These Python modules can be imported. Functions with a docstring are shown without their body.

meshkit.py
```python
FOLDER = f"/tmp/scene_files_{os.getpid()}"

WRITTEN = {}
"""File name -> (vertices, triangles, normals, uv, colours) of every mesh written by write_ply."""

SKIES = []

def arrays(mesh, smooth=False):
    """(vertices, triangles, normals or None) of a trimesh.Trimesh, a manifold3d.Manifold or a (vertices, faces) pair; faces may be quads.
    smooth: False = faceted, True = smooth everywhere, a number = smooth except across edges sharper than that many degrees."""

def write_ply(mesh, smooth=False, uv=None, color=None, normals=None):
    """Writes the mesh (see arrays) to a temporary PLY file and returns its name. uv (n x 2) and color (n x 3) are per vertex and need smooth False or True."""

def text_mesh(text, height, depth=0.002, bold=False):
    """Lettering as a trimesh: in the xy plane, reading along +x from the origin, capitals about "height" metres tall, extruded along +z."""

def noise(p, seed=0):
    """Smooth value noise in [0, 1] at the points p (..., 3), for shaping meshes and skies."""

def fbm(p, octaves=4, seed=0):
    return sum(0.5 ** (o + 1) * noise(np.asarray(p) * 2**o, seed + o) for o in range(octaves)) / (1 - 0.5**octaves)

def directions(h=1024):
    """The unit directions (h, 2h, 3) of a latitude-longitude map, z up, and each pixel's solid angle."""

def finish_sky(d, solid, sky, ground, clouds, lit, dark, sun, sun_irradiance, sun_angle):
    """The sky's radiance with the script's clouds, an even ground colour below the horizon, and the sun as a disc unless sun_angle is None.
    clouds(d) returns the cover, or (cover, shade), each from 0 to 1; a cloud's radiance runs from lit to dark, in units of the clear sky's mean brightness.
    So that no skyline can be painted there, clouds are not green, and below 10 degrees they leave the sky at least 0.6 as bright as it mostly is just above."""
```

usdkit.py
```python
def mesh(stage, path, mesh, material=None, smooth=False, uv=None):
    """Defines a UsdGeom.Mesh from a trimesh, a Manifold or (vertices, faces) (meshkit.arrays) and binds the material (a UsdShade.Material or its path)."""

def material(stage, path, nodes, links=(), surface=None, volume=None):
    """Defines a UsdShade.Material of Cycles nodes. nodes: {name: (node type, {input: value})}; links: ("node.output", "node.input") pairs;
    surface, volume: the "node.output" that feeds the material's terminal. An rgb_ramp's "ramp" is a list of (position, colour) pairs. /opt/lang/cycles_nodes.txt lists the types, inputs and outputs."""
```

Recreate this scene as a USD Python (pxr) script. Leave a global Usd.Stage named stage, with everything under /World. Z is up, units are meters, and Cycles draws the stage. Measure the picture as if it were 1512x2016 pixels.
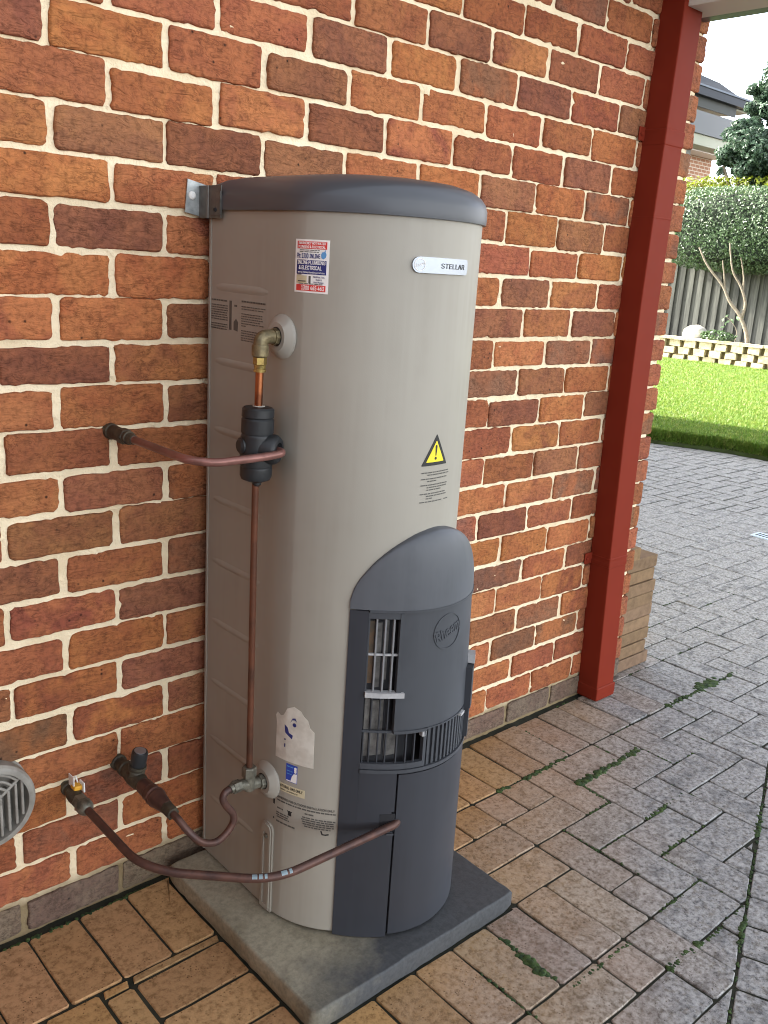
import math, random
import numpy as np
import trimesh
import shapely
from shapely.geometry import Polygon, Point, box as sbox
import usdkit, meshkit
from pxr import Usd, UsdGeom, UsdLux, UsdShade, Gf, Sdf, Vt

stage = Usd.Stage.CreateInMemory()
UsdGeom.SetStageUpAxis(stage, UsdGeom.Tokens.z)
UsdGeom.SetStageMetersPerUnit(stage, 1.0)
UsdGeom.Xform.Define(stage, '/World')
UsdGeom.Scope.Define(stage, '/World/Looks')
T = Sdf.ValueTypeNames

# ------------------------------------------------------------------ camera
CAM = np.array([-.94080, -1.72202, 1.47123])
YAW, PITCH, ROLL, FPX = .746653, .266741, .0648262, 1781.99
fw = np.array([math.sin(YAW) * math.cos(PITCH), math.cos(YAW) * math.cos(PITCH), -math.sin(PITCH)])
rt = np.array([math.cos(YAW), -math.sin(YAW), 0])
up = np.cross(rt, fw)
rt, up = rt * math.cos(ROLL) + up * math.sin(ROLL), -rt * math.sin(ROLL) + up * math.cos(ROLL)
cam = UsdGeom.Camera.Define(stage, '/World/camera')
cam.CreateHorizontalApertureAttr(36.0)
cam.CreateVerticalApertureAttr(48.0)
cam.CreateFocalLengthAttr(36.0 * FPX / 1512)
cam.CreateClippingRangeAttr(Gf.Vec2f(0.05, 3000))
cam.AddTransformOp().Set(Gf.Matrix4d(*rt, 0, *up, 0, *(-fw), 0, *CAM, 1))
cam.CreateExposureAttr(2.62)

# ------------------------------------------------------------------ sky and sun
SUN_AZ = math.atan2(-.25, .968)          # rotation = atan2(x, y) of the direction towards the sun
SUN_EL = math.radians(28.7)
sun_dir = np.array([math.sin(SUN_AZ) * math.cos(SUN_EL), math.cos(SUN_AZ) * math.cos(SUN_EL), math.sin(SUN_EL)])
sky = usdkit.material(stage, '/World/Looks/sky_air', {
    'tc': ('texture_coordinate', {}),
    'sky': ('sky_texture', {'sky_type': 'single_scattering', 'sun_disc': False, 'sun_elevation': SUN_EL, 'sun_rotation': SUN_AZ,
                            'air_density': .75, 'aerosol_density': 2.0, 'ozone_density': 1.0}),
    'bw': ('rgb_to_bw', {}),
    'gain': ('math', {'math_type': 'multiply', 'value2': 1.35}),
    'white': ('combine_color', {}),
    'map': ('mapping', {'scale': (1.0, 1.0, 2.2)}),
    'no': ('noise_texture', {'scale': 1.7, 'detail': 6, 'roughness': .55}),
    'ramp': ('rgb_ramp', {'ramp': [(0.30, (.45, .45, .45)), (.62, (.95, .95, .95))]}),
    'mix': ('mix_color', {}),
    'bg': ('background_shader', {'strength': .13}),
}, [('sky.color', 'bw.color'), ('bw.val', 'gain.value1'), ('gain.value', 'white.r'), ('gain.value', 'white.g'), ('gain.value', 'white.b'),
    ('tc.generated', 'map.vector'), ('map.vector', 'no.vector'), ('no.fac', 'ramp.fac'), ('ramp.color', 'mix.fac'),
    ('sky.color', 'mix.a'), ('white.color', 'mix.b'), ('mix.result', 'bg.color')], surface='bg.background')
dome = UsdLux.DomeLight.Define(stage, '/World/sky')
UsdShade.MaterialBindingAPI.Apply(dome.GetPrim()).Bind(sky)
sun = UsdLux.DistantLight.Define(stage, '/World/sun')
sun.CreateIntensityAttr(1.25)
sun.CreateNormalizeAttr(True) if hasattr(sun, 'CreateNormalizeAttr') else None
sun.CreateAngleAttr(.5)
sun.CreateColorAttr(Gf.Vec3f(1.0, .93, .80))
zz = sun_dir
xx = np.cross([0, 0, 1.0], zz); xx /= np.linalg.norm(xx)
yy = np.cross(zz, xx)
sun.AddTransformOp().Set(Gf.Matrix4d(*xx, 0, *yy, 0, *zz, 0, 0, 0, 30, 1))

# ------------------------------------------------------------------ naming helpers
used = {}
def numbered(parent, name):
    k = (str(parent), name)
    used[k] = used.get(k, -1) + 1
    return f'{parent}/{name}' if used[k] == 0 else f'{parent}/{name}_{used[k]:03d}'
def setd(prim, **kw):
    for k, v in kw.items():
        if v: prim.SetCustomDataByKey(k, v)
    return prim
def thing(name, label, category, group=None, loc=(0, 0, 0)):
    x = UsdGeom.Xform.Define(stage, numbered('/World', name))
    return setd(x.GetPrim(), label=label, category=category, group=group)
def obj(name, mesh, mat, parent='/World', smooth=False, attrs=None, **kw):
    pp = parent if isinstance(parent, str) else str(parent.GetPath())
    m = usdkit.mesh(stage, numbered(pp, name), mesh, mat, smooth)
    if attrs:
        for k, v in attrs.items():
            n = len(m.GetPointsAttr().Get())
            UsdGeom.PrimvarsAPI(m).CreatePrimvar(k, T.Color3fArray, 'vertex').Set(Vt.Vec3fArray.FromNumpy(np.tile(np.asarray(v, np.float32), (n, 1))))
    return setd(m.GetPrim(), **kw)
cat = trimesh.util.concatenate

# ------------------------------------------------------------------ materials
L = '/World/Looks/'
def streaked(name, light, dark, rough, amount=.35, spec=.45):
    return usdkit.material(stage, L + name, {'geo': ('geometry', {}), 'mp': ('mapping', {'scale': (46, 46, 2.2)}), 'n': ('noise_texture', {'scale': 1, 'detail': 4, 'roughness': .6}), 'r': ('rgb_ramp', {'ramp': [(.38, (0, 0, 0)), (.66, (1, 1, 1))]}),
        'n2': ('noise_texture', {'scale': 7, 'detail': 5, 'roughness': .6}), 'r2': ('rgb_ramp', {'ramp': [(.40, (0, 0, 0)), (.66, (1, 1, 1))]}), 'mu': ('math', {'math_type': 'multiply'}), 'am': ('math', {'math_type': 'multiply', 'value2': amount}),
        'n3': ('noise_texture', {'scale': 2.6, 'detail': 3}), 'r3': ('rgb_ramp', {'ramp': [(.3, (.94, .94, .94)), (.7, (1.05, 1.05, 1.05))]}), 'm3': ('mix_color', {'blend_type': 'multiply', 'fac': 1.0, 'use_clamp': False}),
        'm': ('mix_color', {'a': light, 'b': dark}), 'ro': ('map_range', {'to_min': rough - .05, 'to_max': rough + .08}), 'bn': ('noise_texture', {'scale': 500, 'detail': 1}), 'b': ('bump', {'strength': .06, 'distance': .002}), 'p': ('principled_bsdf', {'specular_ior_level': spec})},
        [('geo.position', 'mp.vector'), ('mp.vector', 'n.vector'), ('n.fac', 'r.fac'), ('geo.position', 'n2.vector'), ('n2.fac', 'r2.fac'), ('r.color', 'mu.value1'), ('r2.color', 'mu.value2'), ('mu.value', 'am.value1'), ('am.value', 'm.fac'),
         ('geo.position', 'n3.vector'), ('n3.fac', 'r3.fac'), ('m.result', 'm3.a'), ('r3.color', 'm3.b'), ('m3.result', 'p.base_color'), ('n2.fac', 'ro.value'), ('ro.result', 'p.roughness'), ('geo.position', 'bn.vector'), ('bn.fac', 'b.height'), ('b.normal', 'p.normal')], surface='p.BSDF')
def plain(name, color, rough=.5, metallic=0., bump=0., bscale=200., var=.0, vscale=6., spec=.5, coat=0., dark=None, bevel=0.):
    nodes = {'geo': ('geometry', {}), 'p': ('principled_bsdf', {'roughness': rough, 'metallic': metallic, 'specular_ior_level': spec, 'coat_weight': coat})}
    links = []
    if var or dark is not None:
        d = dark if dark is not None else tuple(c * (1 - var) for c in color)
        nodes['n'] = ('noise_texture', {'scale': vscale, 'detail': 6, 'roughness': .6})
        nodes['r'] = ('rgb_ramp', {'ramp': [(.36, d), (.62, color)]})
        links += [('geo.position', 'n.vector'), ('n.fac', 'r.fac'), ('r.color', 'p.base_color')]
    else:
        nodes['p'][1]['base_color'] = color
    if bevel:
        nodes['bv'] = ('bevel', {'samples': 4, 'radius': bevel})
    if bump:
        nodes['bn'] = ('noise_texture', {'scale': bscale, 'detail': 4, 'roughness': .6})
        nodes['b'] = ('bump', {'strength': bump, 'distance': .002})
        links += [('geo.position', 'bn.vector'), ('bn.fac', 'b.height'), ('b.normal', 'p.normal')]
        if bevel: links.append(('bv.bevel', 'b.normal'))
    elif bevel:
        links.append(('bv.bevel', 'p.normal'))
    return usdkit.material(stage, L + name, nodes, links, surface='p.BSDF')

# brick: two colours and a seed carried by each brick
M_brick = usdkit.material(stage, L + 'brick_clay', {
    'geo': ('geometry', {}), 'a': ('attribute', {'attribute': 'tone_a'}), 'b': ('attribute', {'attribute': 'tone_b'}), 's': ('attribute', {'attribute': 'seed'}),
    'v': ('vector_math', {'math_type': 'add'}),
    'n1': ('noise_texture', {'scale': 11, 'detail': 2, 'roughness': .55, 'distortion': .6}),
    'r1': ('rgb_ramp', {'ramp': [(.40, (0, 0, 0)), (.62, (1, 1, 1))]}),
    'm1': ('mix_color', {}),
    'n2': ('noise_texture', {'scale': 85, 'detail': 3, 'roughness': .65}),
    'r2': ('rgb_ramp', {'ramp': [(.30, (.62, .60, .58)), (.50, (1, 1, 1)), (.75, (1.22, 1.18, 1.12))]}),
    'cs': ('math', {'math_type': 'subtract', 'value2': .5}), 'ca': ('math', {'math_type': 'absolute'}), 'cr': ('rgb_ramp', {'ramp': [(0.0, (.52, .48, .46)), (.018, (.80, .78, .77)), (.04, (1, 1, 1))]}),
    'cn': ('noise_texture', {'scale': 16, 'detail': 2}), 'ck': ('rgb_ramp', {'ramp': [(.42, (0, 0, 0)), (.56, (1, 1, 1))]}), 'mc': ('mix_color', {'blend_type': 'multiply', 'use_clamp': False}),
    'm2': ('mix_color', {'blend_type': 'multiply', 'fac': 1.0, 'use_clamp': False}),
    'n3': ('voronoi_texture', {'scale': 34, 'randomness': 1.0}),
    'r3': ('rgb_ramp', {'ramp': [(0.05, (.12, .12, .13)), (.13, (1, 1, 1))]}),
    'n4': ('noise_texture', {'scale': 5, 'detail': 1}),
    'r4': ('rgb_ramp', {'ramp': [(.54, (0, 0, 0)), (.60, (1, 1, 1))]}),
    'm3': ('mix_color', {'blend_type': 'multiply', 'use_clamp': False}),
    'st': ('mapping', {'scale': (30, 30, 78)}),
    'w': ('noise_texture', {'scale': 1, 'detail': 3, 'roughness': .62, 'distortion': 1.3}),
    'b1': ('bump', {'strength': 1.0, 'distance': .009}),
    'p': ('principled_bsdf', {'roughness': .88, 'specular_ior_level': .25}),
}, [('geo.position', 'v.vector1'), ('s.vector', 'v.vector2'), ('v.vector', 'n1.vector'), ('n1.fac', 'r1.fac'), ('r1.color', 'm1.fac'), ('a.color', 'm1.a'), ('b.color', 'm1.b'),
    ('v.vector', 'n2.vector'), ('n2.fac', 'r2.fac'), ('m1.result', 'm2.a'), ('r2.color', 'm2.b'),
    ('v.vector', 'n3.vector'), ('n3.distance', 'r3.fac'), ('v.vector', 'n4.vector'), ('n4.fac', 'r4.fac'), ('r4.color', 'm3.fac'), ('m2.result', 'mc.a'), ('w.fac', 'cs.value1'), ('cs.value', 'ca.value1'), ('ca.value', 'cr.fac'), ('cr.color', 'mc.b'), ('v.vector', 'cn.vector'), ('cn.fac', 'ck.fac'), ('ck.color', 'mc.fac'), ('mc.result', 'm3.a'), ('r3.color', 'm3.b'),
    ('m3.result', 'p.base_color'), ('v.vector', 'st.vector'), ('st.vector', 'w.vector'), ('w.fac', 'b1.height'), ('b1.normal', 'p.normal')], surface='p.BSDF')
M_mortar = usdkit.material(stage, L + 'cream_mortar', {
    'geo': ('geometry', {}), 'n': ('noise_texture', {'scale': 9, 'detail': 5}), 'r': ('rgb_ramp', {'ramp': [(.30, (.74, .60, .39)), (.6, (.90, .77, .54))]}),
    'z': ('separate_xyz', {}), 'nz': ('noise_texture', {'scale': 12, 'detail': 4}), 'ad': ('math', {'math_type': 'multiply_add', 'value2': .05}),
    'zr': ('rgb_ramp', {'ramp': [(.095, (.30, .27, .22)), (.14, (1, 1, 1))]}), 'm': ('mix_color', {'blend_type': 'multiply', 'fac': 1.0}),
    'n2': ('noise_texture', {'scale': 160, 'detail': 3, 'roughness': .7}), 'b': ('bump', {'strength': .9, 'distance': .004}),
    'p': ('principled_bsdf', {'roughness': .95, 'specular_ior_level': .1}),
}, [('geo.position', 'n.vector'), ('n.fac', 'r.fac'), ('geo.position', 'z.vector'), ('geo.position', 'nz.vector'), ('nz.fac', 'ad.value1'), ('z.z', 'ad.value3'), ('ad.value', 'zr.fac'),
    ('r.color', 'm.a'), ('zr.color', 'm.b'), ('m.result', 'p.base_color'), ('geo.position', 'n2.vector'), ('n2.fac', 'b.height'), ('b.normal', 'p.normal')], surface='p.BSDF')
# paver: tan clay, turning grey to the right and away from the wall
M_paver = usdkit.material(stage, L + 'clay_paver', {
    'geo': ('geometry', {}), 'a': ('attribute', {'attribute': 'tone_a'}), 's': ('attribute', {'attribute': 'seed'}), 'v': ('vector_math', {'math_type': 'add'}),
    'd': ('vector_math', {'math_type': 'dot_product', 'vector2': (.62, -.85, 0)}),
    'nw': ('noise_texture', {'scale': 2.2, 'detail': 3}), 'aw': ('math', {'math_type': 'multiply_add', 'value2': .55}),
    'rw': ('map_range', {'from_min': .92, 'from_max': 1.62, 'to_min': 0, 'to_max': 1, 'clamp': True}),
    'n1': ('noise_texture', {'scale': 85, 'detail': 4, 'roughness': .74}), 'r1': ('rgb_ramp', {'ramp': [(.34, (.16, .163, .17)), (.45, (.40, .402, .398)), (.64, (.60, .60, .585))]}),
    'ri': ('map_range', {'from_min': 0, 'from_max': 1, 'to_min': .74, 'to_max': 1.16}), 'rc': ('combine_color', {}), 'mi': ('mix_color', {'blend_type': 'multiply', 'fac': 1.0, 'use_clamp': False}),
    'nb': ('noise_texture', {'scale': 17, 'detail': 3, 'roughness': .6}), 'rb': ('rgb_ramp', {'ramp': [(.34, (.52, .53, .55)), (.50, (1, 1, 1))]}), 'mb': ('mix_color', {'blend_type': 'multiply', 'fac': .8, 'use_clamp': False}),
    'm1': ('mix_color', {}),
    'n2': ('noise_texture', {'scale': 70, 'detail': 3, 'roughness': .7}), 'r2': ('rgb_ramp', {'ramp': [(.33, (.60, .56, .50)), (.52, (1, 1, 1)), (.72, (1.15, 1.15, 1.15))]}),
    'm2': ('mix_color', {'blend_type': 'multiply', 'fac': 1.0, 'use_clamp': False}),
    'v3': ('voronoi_texture', {'scale': 120}), 'r3': ('rgb_ramp', {'ramp': [(.12, (.34, .29, .24)), (.26, (1, 1, 1))]}),
    'n4': ('noise_texture', {'scale': 30, 'detail': 2}), 'r4': ('rgb_ramp', {'ramp': [(.50, (0, 0, 0)), (.58, (1, 1, 1))]}),
    'm3': ('mix_color', {'blend_type': 'multiply', 'use_clamp': False}),
    'b': ('bump', {'strength': .6, 'distance': .003}), 'p': ('principled_bsdf', {'roughness': .82, 'specular_ior_level': .35}),
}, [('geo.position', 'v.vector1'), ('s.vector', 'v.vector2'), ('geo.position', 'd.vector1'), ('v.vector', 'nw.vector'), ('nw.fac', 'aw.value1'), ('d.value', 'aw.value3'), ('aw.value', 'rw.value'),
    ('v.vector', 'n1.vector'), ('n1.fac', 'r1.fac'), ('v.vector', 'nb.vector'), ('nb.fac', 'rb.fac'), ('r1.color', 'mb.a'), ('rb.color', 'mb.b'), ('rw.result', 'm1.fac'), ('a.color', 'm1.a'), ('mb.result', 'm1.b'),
    ('geo.random_per_island', 'ri.value'), ('ri.result', 'rc.r'), ('ri.result', 'rc.g'), ('ri.result', 'rc.b'), ('m1.result', 'mi.a'), ('rc.color', 'mi.b'), ('v.vector', 'n2.vector'), ('n2.fac', 'r2.fac'), ('mi.result', 'm2.a'), ('r2.color', 'm2.b'), ('v.vector', 'v3.vector'), ('v3.distance', 'r3.fac'),
    ('v.vector', 'n4.vector'), ('n4.fac', 'r4.fac'), ('r4.color', 'm3.fac'), ('m2.result', 'm3.a'), ('r3.color', 'm3.b'), ('m3.result', 'p.base_color'),
    ('n2.fac', 'b.height'), ('b.normal', 'p.normal')], surface='p.BSDF')
M_sand = plain('joint_sand', (.034, .034, .020), .95, bump=.6, bscale=300, dark=(.014, .017, .009), vscale=20)
M_moss = plain('moss_green', (.055, .095, .022), .95, bump=.9, bscale=500, dark=(.016, .036, .012), vscale=60)
M_slab = usdkit.material(stage, L + 'grey_concrete', {
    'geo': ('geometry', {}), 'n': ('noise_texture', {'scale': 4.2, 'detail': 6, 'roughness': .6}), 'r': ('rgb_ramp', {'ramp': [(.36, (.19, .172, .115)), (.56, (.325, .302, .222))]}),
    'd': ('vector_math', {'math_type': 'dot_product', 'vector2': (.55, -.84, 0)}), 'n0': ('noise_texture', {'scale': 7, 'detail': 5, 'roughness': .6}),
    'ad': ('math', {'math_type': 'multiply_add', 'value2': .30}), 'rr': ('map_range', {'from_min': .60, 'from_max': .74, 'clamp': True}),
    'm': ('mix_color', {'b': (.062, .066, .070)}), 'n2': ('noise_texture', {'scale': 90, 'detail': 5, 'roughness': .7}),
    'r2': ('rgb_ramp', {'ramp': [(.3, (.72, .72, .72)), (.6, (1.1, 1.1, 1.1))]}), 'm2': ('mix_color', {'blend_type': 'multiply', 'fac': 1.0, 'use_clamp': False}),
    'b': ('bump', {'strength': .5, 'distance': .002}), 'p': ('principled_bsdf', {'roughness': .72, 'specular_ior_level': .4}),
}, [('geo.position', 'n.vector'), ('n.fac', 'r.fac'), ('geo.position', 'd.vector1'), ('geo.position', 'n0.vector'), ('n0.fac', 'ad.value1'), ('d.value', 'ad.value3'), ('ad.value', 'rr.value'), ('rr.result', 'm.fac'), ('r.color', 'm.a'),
    ('geo.position', 'n2.vector'), ('n2.fac', 'r2.fac'), ('m.result', 'm2.a'), ('r2.color', 'm2.b'), ('m2.result', 'p.base_color'), ('n2.fac', 'b.height'), ('b.normal', 'p.normal')], surface='p.BSDF')
M_body = streaked('beige_painted_steel', (.322, .300, .252), (.225, .203, .160), .46, .28)
M_cap = plain('grey_plastic', (.068, .073, .082), .40, bump=.05, bscale=700, var=.10, vscale=9)
M_jack = streaked('grey_moulded_plastic', (.048, .052, .059), (.026, .028, .033), .46, .6)
M_hood = streaked('sun_faded_plastic', (.084, .090, .100), (.048, .052, .058), .48, .6)  # paler copy of the cover plastic: top light put into the colour
M_jlow = streaked('dark_grey_plastic', (.026, .028, .034), (.017, .018, .022), .46, .5)  # darker copy for side and lower cover: shade put into the colour
M_jdark = plain('dark_moulded_plastic', (.030, .033, .039), .5)
M_worn = plain('bleached_plastic', (.42, .42, .42), .6, var=.2, vscale=60)
M_slat = plain('slat_plastic', (.20, .205, .21), .5)
M_void = plain('dark_interior', (.012, .012, .014), .9)  # near-black, gives openings and gaps their shade as colour
M_tin = plain('inner_tin', (.16, .152, .14), .5, metallic=.3, dark=(.06, .056, .052), vscale=30)
M_rust = plain('rusty_tin', (.12, .062, .026), .7, dark=(.05, .038, .024), vscale=40)
M_copper = plain('copper', (.45, .17, .075), .33, metallic=1.0, dark=(.22, .085, .045), vscale=28)
M_copperold = plain('tarnished_copper', (.120, .060, .045), .42, metallic=.5, dark=(.065, .037, .032), vscale=30)
M_copperpink = plain('dull_pink_copper', (.27, .125, .105), .36, metallic=.6, dark=(.17, .08, .065), vscale=22)
M_lag = plain('dark_red_copper', (.145, .055, .030), .40, metallic=.5, dark=(.075, .035, .022), vscale=16)
M_brass = plain('dull_brass', (.24, .195, .105), .42, metallic=.7, dark=(.13, .105, .06), vscale=60, bump=.2, bscale=300)
M_brassbr = plain('bright_brass', (.52, .40, .14), .28, metallic=.9, dark=(.30, .22, .09), vscale=60)
M_brassdk = plain('weathered_brass', (.090, .078, .052), .55, metallic=.45, dark=(.045, .038, .028), vscale=50, bump=.3, bscale=300)
M_pewter = plain('grey_brass', (.20, .19, .15), .40, metallic=.6, dark=(.09, .085, .065), vscale=60, bump=.2, bscale=300)
M_black = plain('black_rubber', (.011, .012, .013), .45, bump=.15, bscale=400)
M_flange = plain('beige_plastic', (.335, .315, .27), .42)
M_white = plain('white_paint', (.78, .77, .73), .5)
M_paper = plain('white_vinyl', (.80, .78, .74), .42)
M_torn = plain('torn_paper', (.60, .565, .49), .7, dark=(.50, .46, .39), vscale=35)
M_red = plain('print_red', (.62, .045, .04), .45)
M_navy = plain('print_navy', (.020, .026, .13), .45)
M_blue = plain('print_blue', (.025, .055, .33), .45)
M_bluelt = plain('print_light_blue', (.10, .28, .52), .45)
M_yellow = plain('sign_yellow', (.80, .66, .03), .42)
M_cream = plain('aged_cream_vinyl', (.55, .48, .31), .5)
M_ink = plain('print_black', (.012, .012, .012), .5)
M_inkg = plain('print_grey', (.085, .08, .07), .5)
M_silver = plain('brushed_silver', (.36, .39, .44), .32, metallic=.9)
M_galv = plain('galvanised_steel', (.46, .48, .47), .42, metallic=.75, dark=(.30, .32, .315), vscale=55)
M_galvd = plain('dull_galvanised', (.16, .155, .14), .5, metallic=.6, dark=(.09, .085, .075), vscale=40)
M_vent = plain('grey_vent_plastic', (.30, .285, .25), .5, dark=(.20, .185, .16), vscale=25)
M_redp = plain('red_gloss_steel', (.195, .026, .013), .58, spec=.06, var=.08, vscale=5)
M_soff = plain('cream_soffit', (.62, .60, .53), .6)
M_gutter = plain('slate_grey_steel', (.045, .060, .085), .35)
M_tile = plain('roof_tile', (.10, .075, .06), .8)
M_yel = plain('valve_yellow', (.70, .36, .03), .5)
M_tape = plain('pale_blue_paint', (.42, .55, .60), .6)
M_vanbrick = None

# ------------------------------------------------------------------ mesh helpers
def grid_mesh(P):
    a, b = P.shape[:2]
    i = np.arange(a * b).reshape(a, b)
    f = np.stack([i[:-1, :-1], i[1:, :-1], i[1:, 1:], i[:-1, 1:]], -1).reshape(-1, 4)
    return trimesh.Trimesh(P.reshape(-1, 3), np.vstack([f[:, [0, 1, 2]], f[:, [0, 2, 3]]]), process=False)
def bx(x0, x1, y0, y1, z0, z1):
    m = trimesh.creation.box([x1 - x0, y1 - y0, z1 - z0]); m.apply_translation([(x0 + x1) / 2, (y0 + y1) / 2, (z0 + z1) / 2]); return m
def rbox(x0, x1, y0, y1, z0, z1, r=.004):
    import manifold3d as m3
    pts = []
    s = m3.Manifold.sphere(r, 12)
    parts = [s.translate([x, y, z]) for x in (x0 + r, x1 - r) for y in (y0 + r, y1 - r) for z in (z0 + r, z1 - r)]
    h = m3.Manifold.batch_hull(parts).to_mesh()
    return trimesh.Trimesh(h.vert_properties[:, :3], h.tri_verts, process=False)
def catmull(P, n=10):
    P = np.asarray(P, float)
    Q = np.vstack([2 * P[0] - P[1], P, 2 * P[-1] - P[-2]])
    out = []
    for i in range(1, len(Q) - 2):
        p0, p1, p2, p3 = Q[i - 1:i + 3]
        t = np.linspace(0, 1, n, endpoint=False)[:, None]
        out.append(.5 * ((2 * p1) + (p2 - p0) * t + (2 * p0 - 5 * p1 + 4 * p2 - p3) * t ** 2 + (3 * p1 - p0 - 3 * p2 + p3) * t ** 3))
    return np.vstack(out + [P[-1:]])
def fillet(P, r, n=9):
    """Polyline with its inner corners rounded."""
    P = [np.asarray(p, float) for p in P]
    out = [P[0]]
    for a, b, c in zip(P[:-2], P[1:-1], P[2:]):
        u, v = a - b, c - b
        lu, lv = np.linalg.norm(u), np.linalg.norm(v)
        d = min(r, lu * .48, lv * .48)
        s, e = b + u / lu * d, b + v / lv * d
        for t in np.linspace(0, 1, n):
            out.append((1 - t) ** 2 * s + 2 * t * (1 - t) * b + t * t * e)
    return np.array(out + [P[-1]])
def tube(P, R, k=16, caps=True):
    P = np.asarray(P, float); n = len(P)
    R = np.broadcast_to(np.asarray(R, float), (n,))
    t = np.gradient(P, axis=0); t /= np.linalg.norm(t, axis=1)[:, None] + 1e-12
    ref = np.array([0, 0, 1.0]) if abs(t[0][2]) < .9 else np.array([1.0, 0, 0])
    u = np.cross(t[0], ref); u /= np.linalg.norm(u)
    rings = []
    for i in range(n):
        u = u - t[i] * (u @ t[i]); u /= np.linalg.norm(u)
        w = np.cross(t[i], u)
        a = np.arange(k) / k * 2 * math.pi
        rings.append(P[i] + R[i] * (np.cos(a)[:, None] * u + np.sin(a)[:, None] * w))
    V = np.vstack(rings); F = []
    for i in range(n - 1):
        for j in range(k):
            a, b = i * k + j, i * k + (j + 1) % k
            F += [[a, b, b + k], [a, b + k, a + k]]
    if caps:
        c0, c1 = len(V), len(V) + 1
        V = np.vstack([V, P[:1], P[-1:]])
        for j in range(k):
            F += [[c0, (j + 1) % k, j], [c1, (n - 1) * k + j, (n - 1) * k + (j + 1) % k]]
    m = trimesh.Trimesh(V, F, process=False)
    return m
def rod(a, b, r0, r1=None, k=16):
    return tube([a, b], [r0, r0 if r1 is None else r1], k)
def lathe(axis0, axis1, prof, k=20):
    """prof: (t along the axis from 0 to 1, radius)."""
    a, b = np.asarray(axis0, float), np.asarray(axis1, float)
    P = np.array([a + (b - a) * t for t, _ in prof]); R = [r for _, r in prof]
    d = (b - a) / np.linalg.norm(b - a)
    ref = np.array([0, 0, 1.0]) if abs(d[2]) < .9 else np.array([1.0, 0, 0])
    u = np.cross(d, ref); u /= np.linalg.norm(u); w = np.cross(d, u)
    ang = np.arange(k) / k * 2 * math.pi
    V = np.vstack([p + r * (np.cos(ang)[:, None] * u + np.sin(ang)[:, None] * w) for p, r in zip(P, R)])
    F = []
    for i in range(len(P) - 1):
        for j in range(k):
            x, y = i * k + j, i * k + (j + 1) % k
            F += [[x, y, y + k], [x, y + k, x + k]]
    n = len(V); V = np.vstack([V, P[:1], P[-1:]])
    for j in range(k):
        F += [[n, (j + 1) % k, j], [n + 1, (len(P) - 1) * k + j, (len(P) - 1) * k + (j + 1) % k]]
    return trimesh.Trimesh(V, F, process=False)

# ================================================================== SETTING
# ground far out and the joint bed below the pavers
G = bx(-60, 6.3, -60, 60, -.5, -.012)
obj('ground', cat([bx(-60, 80, -60, -9, -.6, -.035), bx(-60, 80, -9, 60, -.6, -.035)]), plain('bare_earth', (.12, .09, .06), .95, dark=(.06, .05, .03), vscale=1.5), kind='structure')

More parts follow.
